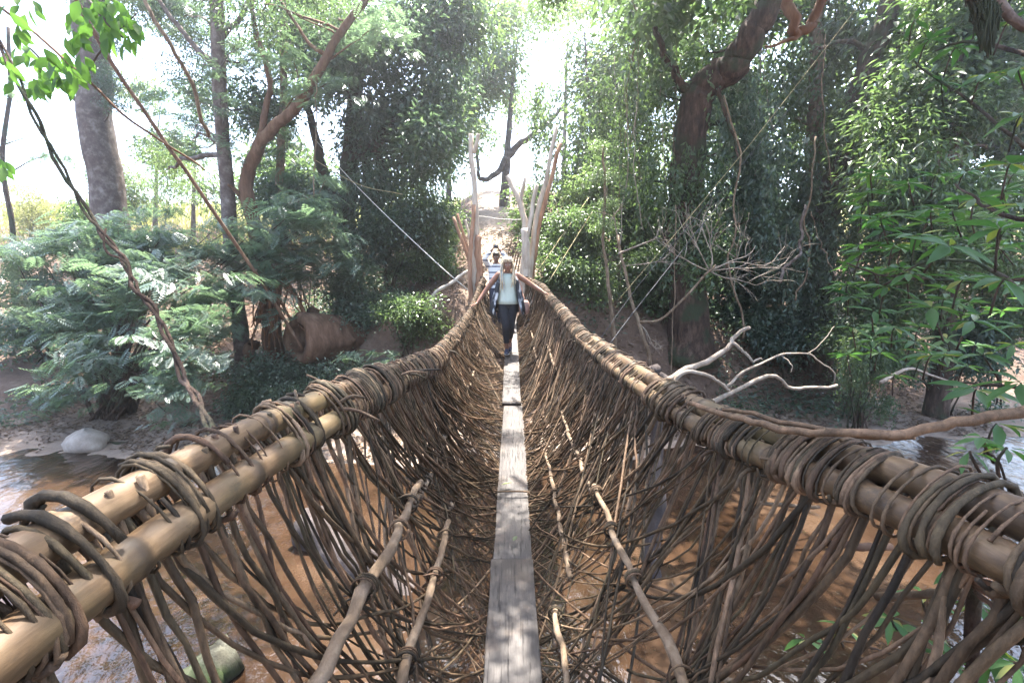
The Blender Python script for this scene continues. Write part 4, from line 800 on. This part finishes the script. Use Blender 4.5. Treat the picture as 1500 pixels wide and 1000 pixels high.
def put_leaf(parent, protos, pos, d, up, s):
    o = bpy.data.objects.new('leaf', random.choice(protos)); col.objects.link(o); o.parent = parent
    d = Vector(d).normalized(); x = d.cross(Vector(up)).normalized(); z = x.cross(d)
    o.matrix_local = Matrix.Translation(Vector(pos) - parent.location) @ Matrix((x, d, z)).transposed().to_4x4() @ Matrix.Diagonal((s, s, s, 1)); return o
def branch(root, pts, r0, r1, m='bark_grey', name='branch', n=14):
    mb = MB(); q = jit(spline(pts, n), r0 * .5); mb.tube(q, np.linspace(r0, r1, n), 6); mb.build(name, M[m], root); return q
br1 = thing('leafy_branch', 'overhanging branch with broad bright green leaves at the upper left', 'branch', tuple(P(-80, -60, 2.2)))
q = branch(br1, [P(-80, -60, 2.2), P(0, 10, 2.1), (P(60, 55, 2.05)), P(120, 110, 2.0), P(190, 175, 2.0), P(250, 215, 2.05), P(300, 250, 2.2)], .006, .004, 'bark_red', n=26)
q2 = branch(br1, [P(60, -90, 2.0), P(110, -20, 1.95), P(150, 25, 1.9), P(180, 55, 1.9)], .006, .003)
q3 = branch(br1, [P(120, 110, 2.0), P(160, 60, 1.95), P(200, 20, 1.9)], .004, .002)
clus = [(75, 100, 12, 22), (60, 120, 7, 16), (95, 112, 8, 18), (100, 88, 6, 14), (130, 18, 10, 30), (165, 15, 10, 28), (180, 50, 7, 18), (150, 40, 8, 25), (115, 45, 5, 15), (38, 10, 6, 22), (28, 45, 4, 12), (35, 70, 4, 14), (8, 85, 2, 8), (2, 240, 4, 10), (20, 105, 3, 10), (190, 25, 6, 15), (118, 80, 4, 12)]
for cx_, cy_, k, sp_ in clus:
    for _ in range(int(k * 1.5)):
        pos = P(cx_ + random.gauss(0, sp_ * .6), cy_ + random.gauss(0, sp_ * .5), 1.95 + random.uniform(-.12, .12)); put_leaf(br1, big_leaf, pos, (random.gauss(0, .45), random.gauss(0, .4), -1 + random.uniform(-.1, .5)), (random.gauss(0, .5), -1, .3 + random.gauss(0, .4)), random.uniform(.42, .72))
# right hand foliage: rosettes of long leaves
rt = thing('rosette_tree', 'foreground boughs of long glossy leaves in rosettes on the right', 'tree', tuple(P(1700, 700, 2.6)))
cnt = [0]; restC = []
stems = [[(1700, 620, 2.3), (1560, 500, 2.5), (1460, 400, 2.8), (1380, 380, 3.0), (1290, 420, 3.3)], [(1700, 560, 2.4), (1560, 420, 2.7), (1440, 410, 3.0), (1300, 405, 3.4), (1240, 385, 3.6)], [(1700, 300, 3.0), (1600, 260, 3.2), (1500, 210, 3.4), (1400, 130, 3.8), (1340, 90, 4.0)], [(1700, 700, 2.2), (1560, 600, 2.4), (1460, 560, 2.7), (1390, 560, 2.9)], [(1600, 180, 3.0), (1520, 90, 3.2), (1420, 60, 3.6), (1370, 75, 3.8)], [(1640, 260, 2.6), (1500, 320, 2.8), (1440, 300, 3.0), (1400, 270, 3.2)]]
for s_ in stems: branch(rt, [P(*k) for k in s_], .02, .006, 'bark_dark', 'bough', 20)
def rosette(root, px, py, Yc, k, s, protos=None, cap=290, tilt=.0):
    c = P(px, py, Yc); ax = Vector((random.gauss(0, .35), random.gauss(-.15, .35), 1)).normalized(); a0 = random.uniform(0, 6.28)
    for i_ in range(k):
        t = a0 + i_ * 2.4; out = Vector((math.cos(t), math.sin(t), random.uniform(-.55, .35) - tilt)); d = (out + ax * .1).normalized()
        if cnt[0] < cap: put_leaf(root, (young_leaf if i_ >= k - 2 and random.random() < .6 else (protos or lance_leaf)), c + d * .01, d, ax + Vector((0, 0, .2)), s * random.uniform(.7, 1.1)); cnt[0] += 1
        else: restC.append((c, d, ax, s))
    mb = MB(); mb.tube(spline([c - ax * .16 * s + Vector((.05, .02, -.04)), c - ax * .05, c], 6), np.linspace(.006, .004, 6), 5); mb.build('twig', M['bark_dark'], root)
ros = [(1465, 335, 2.3, 9, 1.1), (1390, 360, 2.6, 9, 1.1), (1470, 410, 2.4, 8, 1.0), (1345, 345, 3.0, 8, 1.0), (1290, 320, 3.4, 8, 1.0), (1365, 450, 2.8, 9, 1.1), (1300, 420, 3.2, 8, 1.0), (1425, 470, 2.6, 8, 1.0), (1265, 370, 3.6, 7, 1.0), (1495, 560, 2.2, 8, 1.1), (1430, 570, 2.5, 7, 1.0), (1460, 620, 2.2, 6, .9), (1365, 520, 2.9, 7, .9), (1480, 240, 3.0, 8, 1.2), (1430, 290, 3.2, 8, 1.0), (1400, 70, 3.8, 8, 1.0), (1360, 60, 4.0, 7, 1.0), (1440, 110, 3.6, 8, 1.0), (1380, 120, 3.9, 7, .9), (1340, 30, 4.2, 6, .9), (1490, 100, 3.2, 7, 1.1), (1495, 170, 3.0, 7, 1.1), (1250, 480, 3.9, 6, .9), (1500, 480, 2.3, 7, 1.0), (1330, 400, 3.1, 7, .9), (1280, 455, 3.6, 6, .9), (1410, 410, 2.7, 7, .9), (1500, 300, 2.6, 7, 1.1), (1340, 500, 3.4, 6, .9), (1480, 30, 3.3, 7, 1.0), (1235, 420, 4.0, 6, .8), (1310, 480, 3.5, 7, .9), (1395, 310, 3.3, 7, .9), (1310, 360, 3.6, 7, .9), (1440, 520, 2.7, 7, .9)]
for r_ in ros: rosette(rt, *r_)
for _ in range(60): rosette(rt, random.uniform(1240, 1510), random.uniform(250, 560), random.uniform(3.6, 5.0), 7, .95)
if restC:
    C = np.array([tuple(c[0]) for c in restC]); D = np.array([tuple(c[1]) for c in restC]); N = np.array([tuple(c[2]) for c in restC]); s_ = np.array([c[3] for c in restC]); k = len(C)
    o = link('far_leaves', leaves_mesh('far_leaves', C, D, N, .19 * s_, .055 * s_, rng.random(k), .18, .1), M['leaf_big'], rt); o['kind'] = 'stuff'
lr = thing('waterside_sapling', 'leafy sapling shoots below the right rail above the water', 'plant', tuple(P(1560, 1180, 1.7)))
cnt[0] = 0
for s_ in [[(1560, 1180, 1.7), (1480, 1010, 1.65), (1380, 940, 1.6), (1310, 905, 1.6)], [(1560, 1180, 1.7), (1500, 960, 1.6), (1440, 860, 1.55)], [(1560, 1180, 1.7), (1420, 1020, 1.7), (1290, 950, 1.7), (1200, 940, 1.75)], [(1560, 1180, 1.7), (1520, 900, 1.5), (1470, 700, 1.5), (1445, 660, 1.5)]]: branch(lr, [P(*k) for k in s_], .007, .003, 'bark_dark', 'shoot', 16)
for r_ in [(1305, 905, 1.6, 7, .62), (1365, 925, 1.6, 7, .6), (1355, 870, 1.6, 6, .55), (1400, 830, 1.6, 6, .55), (1430, 880, 1.55, 6, .55), (1390, 965, 1.55, 7, .65), (1450, 945, 1.5, 7, .75), (1490, 970, 1.4, 7, .85), (1180, 935, 1.75, 5, .5), (1240, 920, 1.75, 5, .5), (1440, 640, 1.5, 6, .5), (1420, 660, 1.5, 5, .45), (1475, 655, 1.4, 6, .5), (1495, 880, 1.4, 6, .7)]: rosette(lr, *r_, tilt=.35)
# limb crossing the top right and the hanging root mass
ov = thing('crooked_bough', 'crooked orange barked bough dipping into view at the top right', 'branch', tuple(P(1150, -60, 6)))
branch(ov, [P(1150, -60, 6), P(1156, 5, 6), P(1160, 30, 6), P(1172, 48, 6), P(1186, 42, 6), P(1200, 20, 6), P(1225, -30, 6)], .07, .05, 'bark_red', 'bough', 22); branch(ov, [P(1172, 48, 6), P(1150, 60, 6), P(1120, 68, 6)], .03, .012, 'bark_red', 'twig', 8)
rm = thing('root_mass', 'shaggy brown hanging root ball at the top right corner', 'plant', tuple(P(1445, -60, 2.6)))
mb = MB()
for _ in range(260):
    x = random.gauss(1444, 17); l = random.uniform(60, 118) * max(.35, 1 - abs(x - 1445) / 60); mb.tube(jit(spline([P(x, -60, 2.6 + random.uniform(-.08, .08)), P(x + random.gauss(0, 4), -20, 2.6), P(lerp(x, 1448, .5) + random.gauss(0, 6), -30 + l, 2.6)], 7), .012), np.linspace(.009, .004, 7), 5)
mb.build('roots', M['bark_dark'], rm); branch(rm, [P(1420, -80, 2.6), P(1445, -20, 2.6), P(1520, 45, 2.6), P(1640, 30, 2.7)], .03, .02, 'bark_grey', 'bough')
tv = thing('thick_vine', 'thick smooth green brown vine resting along the right rail', 'vine', tuple(P(1040, 600, 1.55)))
branch(tv, [P(1010, 590, 1.7), P(1060, 606, 1.4), P(1130, 624, 1.15), P(1230, 636, .98), P(1330, 632, .9), P(1420, 616, .85), P(1560, 590, .8)], .009, .012, 'vine', 'stem', 26)
branch(tv, [P(1060, 600, 1.45), P(1150, 618, 1.15), P(1260, 636, .97), P(1340, 640, .9)], .007, .006, 'vine', 'stem', 20)
# fallen leaves on the planks
for (px, py, yy, lab, an) in [(731, 726, 3.52, 'pale yellow fallen leaf beside the vine tie on the plank', 1.2), (750, 815, 2.78, 'small green fallen leaf on the plank', .4)]:
    z = PZ(yy) + .014; x = (px - 748) / F * yy; me = leaf_proto('fallen_leaf', .10 if an > 1 else .06, .032, -.05, 'leaf_young' if an > 1 else 'leaf_light'); o = link('fallen_leaf', me, None); o.location = (x, yy, z); o.rotation_euler = (0, 0, -an); tag(o, lab, 'leaf')

# ------------------------------------------------------------------ thin even haze added to brighten the forest, partly for lens glare
hz = MB(); hz.box((0, 100, 19), (130, 160, 21)); hb = hz.build('haze', None, None, False); mh = bpy.data.materials.new('haze'); mh.use_nodes = True
nh = mh.node_tree; nh.nodes.remove(nh.nodes['Principled BSDF']); pv = nh.nodes.new('ShaderNodeVolumePrincipled'); pv.inputs['Color'].default_value = (.95, .97, 1, 1); pv.inputs['Density'].default_value = .0030; pv.inputs['Anisotropy'].default_value = .75
nh.links.new(pv.outputs[0], nh.nodes['Material Output'].inputs['Volume']); hb.data.materials.append(mh); tag(hb, 'thin even haze added to veil and brighten the forest, partly for lens glare', 'haze', kind='stuff')
# ------------------------------------------------------------------ people
def skin_mat(name, c):
    m, n, b, o = mat(name); t = noise(n, 18, 4, coords(n)); r = ramp(n, [(.3, tuple(x * .82 for x in c)), (.7, tuple(x * 1.15 for x in c))]); n.links.new(t.outputs[0], r.inputs[0])
    n.links.new(r.outputs[0], b.inputs['Base Color']); b.inputs['Roughness'].default_value = .48; b.inputs['Subsurface Weight'].default_value = .05; b.inputs['Subsurface Radius'].default_value = (.01, .004, .002); return m
M['skin'] = skin_mat('skin', (.20, .095, .060)); M['skin_dark'] = skin_mat('skin_dark', (.14, .068, .045))
M['black_cloth'] = plain('black_cloth', (.016, .015, .018), .85); M['sage_cloth'] = plain('sage_cloth', (.46, .50, .43), .85, .06, 60); M['navy'] = plain('navy', (.02, .025, .05), .7)
M['hair_blonde'] = plain('hair_blonde', (.46, .37, .25), .55, .45, 60); M['hair_grey'] = plain('hair_grey', (.33, .34, .34), .55, .35, 60); M['hair_dark'] = plain('hair_dark', (.02, .016, .014), .6); M['bag'] = plain('bag', (.30, .17, .13), .6)
M['sole'] = plain('sole', (.6, .6, .58), .7, .05); M['eye'] = plain('eye', (.02, .015, .012), .15, .05); M['eyewhite'] = plain('eyewhite', (.65, .62, .58), .3, .03); M['lip'] = plain('lip', (.19, .06, .05), .4, .1); M['camera_body'] = plain('camera_body', (.015, .015, .017), .4); M['lens'] = plain('lens', (.01, .012, .02), .05, .05)
m_, n_, b_, o_ = mat('kimono_print'); t_ = noise(n_, 9, 2, coords(n_, 'Object', (1, 1, .7)), .4); r_ = ramp(n_, [(.54, (.014, .015, .02)), (.58, (.10, .11, .13)), (.64, (.45, .45, .45))]); n_.links.new(t_.outputs[0], r_.inputs[0]); n_.links.new(r_.outputs[0], b_.inputs['Base Color']); b_.inputs['Roughness'].default_value = .8; M['kimono'] = m_
m_, n_, b_, o_ = mat('striped_knit'); sx_ = n_.nodes.new('ShaderNodeSeparateXYZ'); n_.links.new(coords(n_), sx_.inputs[0]); fr_ = mathn(n_, 'FRACT', mathn(n_, 'MULTIPLY', sx_.outputs[2], 7.2)); st_ = mathn(n_, 'LESS_THAN', fr_, .26); n_.links.new(mixc(n_, st_, (.60, .60, .60), (.09, .10, .14)), b_.inputs['Base Color']); b_.inputs['Roughness'].default_value = .85; M['stripes'] = m_
def oval(c, rx, ry, n=20, rz=0, pw=1.0):
    t = np.linspace(0, 2 * math.pi, n, endpoint=False); x = rx * np.cos(t); y = ry * np.sin(t)
    return [(c[0] + a_ * math.cos(rz) - b_ * math.sin(rz), c[1] + a_ * math.sin(rz) + b_ * math.cos(rz), c[2]) for a_, b_ in zip(x, y)]
def loft(mb, secs, n=20): mb.rings([oval(s[:3], s[3], s[4], n) for s in secs])
def limb(mb, pts, rads, sides=12, n=14): mb.tube(spline(pts, n), np.interp(np.linspace(0, 1, n), np.linspace(0, 1, len(rads)), rads), sides)
def ball(mb, c, r, n=12):
    mb.rings([[(c[0] + r[0] * math.sin(t) * math.cos(u), c[1] + r[1] * math.sin(t) * math.sin(u), c[2] - r[2] * math.cos(t)) for u in np.linspace(0, 2 * math.pi, n, endpoint=False)] for t in np.linspace(.12, math.pi - .12, n // 2 + 2)])
def remeshed(name, mb, m, parent, voxel=.008, smooth=4):
    o = mb.build(name, m, parent); r = o.modifiers.new('r', 'REMESH'); r.mode = 'VOXEL'; r.voxel_size = voxel; r.use_smooth_shade = True
    s = o.modifiers.new('s', 'SMOOTH'); s.iterations = smooth; s.factor = .5; return o
def hand(mb, wr, fwd, side, dn, curl=.5, s=1.0):
    "palm and five fingers; fwd finger direction, side thumb side, dn palm normal"
    wr, f, sd, d = [np.array(v, float) for v in (wr, fwd, side, dn)]; f /= np.linalg.norm(f); sd = sd - f * np.dot(sd, f); sd /= np.linalg.norm(sd); d = np.cross(f, sd) * (1 if np.dot(np.cross(f, sd), d) > 0 else -1)
    for k in (-.024, -.008, .008, .024): mb.tube([wr + sd * k * .6 * s, wr + f * .045 * s + sd * k * s, wr + f * .088 * s + sd * k * s], [.014 * s, .013 * s, .012 * s], 8)
    for k, l in zip((.027, .009, -.009, -.027), (.070, .080, .074, .058)):
        b = wr + f * .082 * s + sd * k * s; p1 = b + (f * .95 - 0 * d) * l * .42 * s + d * curl * .012 * s; p2 = p1 + (f * (1 - .6 * curl) + d * curl) * l * .33 * s; p3 = p2 + (f * (1 - 1.1 * curl) + d * curl * 1.3) * l * .28 * s
        mb.tube([b, p1, p2, p3], np.array([.0098, .009, .0085, .007]) * s, 8)
    b = wr + f * .025 * s + sd * .024 * s; mb.tube([b, b + (f * .6 + sd * .8) * .036 * s, b + (f * .85 + sd * .6) * .066 * s + d * .012 * s, b + (f * 1.0 + sd * .4) * .086 * s + d * .02 * s], np.array([.0125, .011, .0095, .0075]) * s, 8)
def face(root, hc, pitch, m_lip, s=1.0):
    "eyes and mouth on a head facing -Y"
    Rm = Matrix.Rotation(pitch, 3, 'X')
    for sx in (-1, 1):
        p = Vector(hc) + Rm @ Vector((sx * .032 * s, -.083 * s, .005 * s)); mb = MB(); ball(mb, p, (.013 * s, .008 * s, .008 * s), 10); e = mb.build('eye', M['eyewhite'], root)
        p = Vector(hc) + Rm @ Vector((sx * .032 * s, -.0895 * s, .004 * s)); mb = MB(); ball(mb, p, (.0062 * s, .004 * s, .0062 * s), 8); mb.build('iris', M['eye'], e)
        q = Vector(hc) + Rm @ Vector((sx * .032 * s, -.092 * s, .028 * s)); mb = MB(); mb.tube([q + Vector((-.018, .004, -.002)) * s, q + Vector((0, -.001, .003)) * s, q + Vector((.018, .004, -.002)) * s], .0035 * s, 6); mb.build('eyebrow', M['hair_dark'], root)
    p = Vector(hc) + Rm @ Vector((0, -.088 * s, -.062 * s)); mb = MB(); ball(mb, p, (.024 * s, .010 * s, .009 * s), 10); mb.build('mouth', m_lip, root)
def head(mb, hc, pitch, s=1.0):
    Rm = np.array(Matrix.Rotation(pitch, 3, 'X')); hc = np.array(hc)
    def tr(p): return hc + Rm @ (np.array(p) * s)
    secs = [(-.125, .022, .026, -.052), (-.112, .042, .044, -.042), (-.085, .056, .066, -.026), (-.05, .066, .080, -.012), (-.015, .072, .088, -.004), (.02, .075, .094, .002), (.055, .072, .092, .006), (.085, .058, .074, .008), (.105, .034, .044, .008), (.113, .012, .016, .008)]
    mb.rings([[tr((rx * math.cos(t), yo + ry * math.sin(t), z)) for t in np.linspace(0, 2 * math.pi, 20, endpoint=False)] for z, rx, ry, yo in secs])
    mb.tube([tr((0, -.086, .012)), tr((0, -.102, -.014)), tr((0, -.106, -.03)), tr((0, -.092, -.038))], np.array([.008, .010, .013, .008]) * s, 8)
    for sx in (-1, 1): mb.tube([tr((sx * .012, -.094, -.034)), tr((sx * .018, -.086, -.034))], .007 * s, 6); mb.tube([tr((sx * .072, .008, .022)), tr((sx * .084, .016, .006)), tr((sx * .078, .01, -.028))], np.array([.010, .013, .008]) * s, 6)

# --- woman walking along the plank
WY = 7.86; wz = PZ(WY) + .018; w0 = np.array([-.075, WY, wz])
woman = thing('person', 'person in sage top, black leggings and patterned open kimono walking along the plank', 'person', tuple(w0))
def W(x, y, z): return np.array([w0[0] + x, w0[1] + y, w0[2] + z])
pl = RL(WY - .10) + np.array([.03, 0, .066]); pr = RR(WY - .06) + np.array([.0, 0, .062])
body = MB()
loft(body, [(*W(0, .02, .80), .135, .10), (*W(0, .02, .88), .165, .12), (*W(0, .01, .98), .150, .11), (*W(0, .0, 1.08), .128, .098), (*W(0, -.01, 1.20), .138, .105), (*W(0, -.01, 1.30), .155, .10), (*W(0, .0, 1.37), .135, .075), (*W(0, .0, 1.40), .07, .055)])
limb(body, [W(0, 0, 1.37), W(0, -.015, 1.43), W(0, -.035, 1.50)], [.056, .050, .050]); hcW = W(.005, -.055, 1.535); head(body, hcW, R(12), .97)
shl, shr = W(-.165, 0, 1.345), W(.165, 0, 1.345); wl = pl + np.array([.085, .02, .05]); wr_ = pr + np.array([-.085, .02, .05])
el_l = (shl + wl) / 2 + np.array([-.03, .06, -.02]); el_r = (shr + wr_) / 2 + np.array([.03, .06, -.02])
limb(body, [W(-.10, 0, 1.35), shl, el_l, wl], [.055, .055, .042, .027], 12, 20); limb(body, [W(.10, 0, 1.35), shr, el_r, wr_], [.055, .055, .042, .027], 12, 20)
hand(body, wl, pl - wl + np.array([0, -.02, .012]), (0, -1, 0), (0, 0, -1), .45); hand(body, wr_, pr - wr_ + np.array([0, -.02, .012]), (0, -1, 0), (0, 0, -1), .45)
knl, ankl = W(-.03, -.10, .475), W(-.015, -.03, .075); knr, ankr = W(.055, .02, .47), W(.035, .27, .16)
for hip, kn, an in ((W(-.085, .01, .86), knl, ankl), (W(.085, .01, .86), knr, ankr)):
    limb(body, [hip, lerp(hip, kn, .5), kn, lerp(kn, an, .35) + np.array([0, .012, 0]), an], [.088, .076, .056, .055, .036], 12, 22)
limb(body, [ankl, ankl + np.array([0, .0, -.03]), ankl + np.array([0, -.13, -.045])], [.034, .034, .026]); limb(body, [ankr, ankr + np.array([0, -.03, -.03]), ankr + np.array([0, -.12, -.09])], [.034, .032, .026])
remeshed('body', body, M['skin'], woman, .0075); face(woman, hcW, R(12), M['lip'], .97)
lg = MB(); loft(lg, [(*W(0, .02, .79), .13, .10), (*W(0, .02, .88), .172, .128), (*W(0, .01, .98), .160, .12), (*W(0, .0, 1.02), .145, .11)])
for hip, kn, an in ((W(-.085, .01, .86), knl, ankl), (W(.085, .01, .86), knr, ankr)):
    e = lerp(kn, an, .72); limb(lg, [hip, lerp(hip, kn, .5), kn, lerp(kn, an, .35) + np.array([0, .012, 0]), e], [.096, .084, .065, .063, .050], 12, 22)
remeshed('leggings', lg, M['black_cloth'], woman, .009, 3)
tp = MB(); loft(tp, [(*W(0, .005, .86), .178, .140), (*W(0, .005, .93), .176, .138), (*W(0, -.005, 1.03), .158, .124), (*W(0, -.012, 1.16), .152, .122), (*W(0, -.015, 1.25), .162, .124), (*W(0, -.008, 1.32), .158, .104), (*W(0, .0, 1.375), .130, .075)], 28); o = tp.build('top', M['sage_cloth'], woman)
# open kimono: two front panels and a back, hanging from the shoulders
kb = MB()
for sx in (-1, 1):
    rr = []
    for z, ri, ro, a0, fl in [(1.385, .10, .10, .55, 0), (1.35, .165, .11, .62, .0), (1.24, .205, .145, .66, .01), (1.10, .225, .165, .72, .02), (.95, .26, .185, .78, .03), (.80, .30, .20, .82, .05), (.70, .315, .205, .85, .05)]:
        ts = np.linspace(-math.pi / 2 + a0, math.pi / 2, 13); rr.append([tuple(W(sx * (ri + .012 * math.sin(5 * t + z * 9)) * math.cos(t) + sx * .0, ro * math.sin(t) * (1 + .05 * math.sin(9 * t)) + .0, z + fl * math.sin(3 * t) * .3)) for t in ts])
    kb.rings(rr, False, False)
o = kb.build('kimono', M['kimono'], woman); sdm = o.modifiers.new('s', 'SOLIDIFY'); sdm.thickness = .006
for an, dz, ptch in ((ankl, 0, 0), (ankr, .05, .5)):
    sh = MB(); d = np.array([0, -math.cos(ptch), -math.sin(ptch)]); up = np.array([0, -math.sin(ptch), math.cos(ptch)]); b = an - up * .045 - d * .045; rr = []
    for k, (t, wd, ht) in enumerate([(0, .030, .055), (.03, .038, .075), (.08, .040, .072), (.14, .043, .055), (.20, .044, .045), (.245, .036, .036), (.262, .02, .024)]): rr.append([tuple(b + d * t + np.array([wd * math.cos(u), 0, 0]) + up * (ht * .5 + ht * .5 * math.sin(u)) - up * .012) for u in np.linspace(0, 2 * math.pi, 14, endpoint=False)])
    sh.rings(rr); s_ = sh.build('shoe', M['navy'], woman); so = MB(); rr = [[tuple(b + d * t + np.array([wd * 1.04 * math.cos(u), 0, 0]) + up * (.012 * math.sin(u)) - up * .014) for u in np.linspace(0, 2 * math.pi, 12, endpoint=False)] for t, wd in [(-.004, .03), (.05, .039), (.14, .044), (.21, .043), (.258, .028)]]; so.rings(rr); so.build('sole', M['sole'], s_)
# long braids over both shoulders
hr = MB(); hg = MB(); ball(hr, hcW + np.array([0, .022, .045]), (.088, .098, .082), 16)
for k in range(46):
    t = random.uniform(-1, 1); back = k % 3 == 0; a_ = hcW + np.array([t * .06, -.03 + random.uniform(0, .07), .10]); sx = 1 if t > 0 else -1
    s1 = hcW + np.array([sx * random.uniform(.075, .098), random.uniform(-.065, .03), random.uniform(-.02, .04)]) ; L_ = random.uniform(.20, .36) if sx > 0 else random.uniform(.25, .45)
    e1 = hcW + np.array([sx * random.uniform(.085, .125), random.uniform(-.10, -.02), -.15]); e2 = e1 + np.array([sx * random.uniform(-.04, .01), random.uniform(-.07, -.04), -L_ + .12])
    if back: e1 = hcW + np.array([sx * .07, .08, -.12]); e2 = e1 + np.array([0, .05, -.2])
    (hg if k % 4 == 1 and sx < 0 else hr).tube(jit(spline([a_, s1, e1, e2], 14), .004), np.linspace(.010, .006, 14), 6)
for k in range(9):
    t = -.055 + k * .0137; a_ = hcW + np.array([t, -.02, .115]); hr.tube(jit(spline([a_, hcW + np.array([t * 1.15, -.092, .085]), hcW + np.array([t * 1.35, -.104, .035 + abs(t) * -.2])], 8), .003), np.linspace(.009, .006, 8), 6)
hr.build('hair', M['hair_blonde'], woman); hg.build('grey_braids', M['hair_grey'], woman)
bg = MB(); rr = []
for k, (z, rx, ry) in enumerate([(.66, .05, .03), (.68, .085, .05), (.76, .095, .058), (.86, .09, .052), (.90, .06, .03)]): rr.append(oval(W(.285, .02, z + .02), rx, ry, 16))
bg.rings(rr); bgo = tag(bg.build('shoulder_bag', M['bag'], None), 'brown shoulder bag at the hip of the person on the plank', 'bag')
stp = MB(); stp.tube(spline([W(.25, -.02, .92), W(.24, -.12, 1.15), W(.12, -.10, 1.385), W(.10, .06, 1.39), W(.22, .16, 1.15), W(.30, .06, .92)], 24), .008, 6); stp.build('strap', M['bag'], bgo)

# --- second person on the bridge taking a picture
MY = 9.75; mz = PZ(MY) + .012; m0 = np.array([P(727, 400, MY).x, MY, mz])
man = thing('person', 'person in striped white and navy shirt holding a camera up above the face', 'person', tuple(m0))
def W(x, y, z): return np.array([m0[0] + x, m0[1] + y, m0[2] + z])
body = MB(); loft(body, [(*W(0, .02, .80), .14, .11), (*W(0, .02, .90), .165, .12), (*W(0, .01, 1.05), .155, .115), (*W(0, .0, 1.20), .17, .12), (*W(0, .0, 1.33), .175, .11), (*W(0, .0, 1.40), .14, .08), (*W(0, 0, 1.44), .07, .06)])
limb(body, [W(0, 0, 1.40), W(0, -.02, 1.47), W(0, -.03, 1.53)], [.06, .055, .055]); hcM = W(0, -.045, 1.575); head(body, hcM, R(8), 1.0)
cmp_ = W(0, -.20, 1.80)
for sx in (-1, 1):
    sh_, el_, wr2 = W(sx * .185, 0, 1.375), W(sx * .25, -.20, 1.52), W(sx * .085, -.19, 1.735); limb(body, [W(sx * .10, 0, 1.36), sh_, el_, wr2], [.06, .06, .045, .03], 12, 20); hand(body, wr2, (cmp_ + np.array([sx * .03, 0, 0])) - wr2, (0, 1, 0), (-sx, 0, 0), .6)
    hip = W(sx * .085, .01, .86); limb(body, [hip, W(sx * .085, -.03, .47), W(sx * .06, .02 + .08 * sx, .08)], [.09, .062, .04], 12, 18); limb(body, [W(sx * .06, .02 + .08 * sx, .08), W(sx * .06, -.03 + .08 * sx, .045), W(sx * .06, -.13 + .08 * sx, .035)], [.036, .036, .028])
remeshed('body', body, M['skin_dark'], man, .0085); face(man, hcM, R(8), M['lip'])
sh2 = MB(); loft(sh2, [(*W(0, .015, .84), .182, .142), (*W(0, .01, .95), .180, .140), (*W(0, .0, 1.10), .178, .138), (*W(0, .0, 1.22), .188, .138), (*W(0, .0, 1.33), .19, .125), (*W(0, .0, 1.405), .15, .09)], 24)
for sx in (-1, 1): limb(sh2, [W(sx * .11, 0, 1.35), W(sx * .185, 0, 1.375), W(sx * .25, -.20, 1.52), lerp(W(sx * .25, -.20, 1.52), W(sx * .085, -.19, 1.735), .75)], [.072, .074, .06, .044], 12, 18)
o = remeshed('striped_shirt', sh2, M['stripes'], man, .010, 3)
tr_ = MB(); loft(tr_, [(*W(0, .02, .78), .14, .11), (*W(0, .02, .88), .175, .13), (*W(0, .01, .97), .17, .125)])
for sx in (-1, 1): limb(tr_, [W(sx * .085, .01, .86), W(sx * .085, -.03, .47), W(sx * .06, .02 + .08 * sx, .12)], [.10, .076, .06], 12, 18)
remeshed('trousers', tr_, M['navy'], man, .010, 3)
cp = MB(); ball(cp, hcM + np.array([0, .012, .05]), (.088, .105, .075), 14); cp.rings([oval(hcM + np.array([0, -.075, .058]), .07, .075, 16), oval(hcM + np.array([0, -.078, .068]), .066, .07, 16)]); cp.build('cap', M['hair_dark'], man)
for sx in (-1, 1): sh = MB(); limb(sh, [W(sx * .06, .06 + .08 * sx, .04), W(sx * .06, -.04 + .08 * sx, .045), W(sx * .06, -.17 + .08 * sx, .035)], [.04, .046, .034]); sh.build('shoe', M['navy'], man)
cm = thing('camera_device', 'small black camera held up by the person in stripes', 'camera', tuple(cmp_)); mb = MB(); mb.box(cmp_ + np.array([0, 0, .0]), (.062, .028, .04)); mb.box(cmp_ + np.array([0, 0, .046]), (.022, .02, .012)); mb.build('camera_body', M['camera_body'], cm, False); mb = MB(); mb.tube([cmp_ + np.array([0, -.026, 0]), cmp_ + np.array([0, -.075, 0])], [.03, .028], 16); mb.build('lens', M['lens'], cm)

man.scale = (.89, .89, .89); cm.location = man.location + (cm.location - man.location) * .89; cm.scale = (.89, .89, .89)
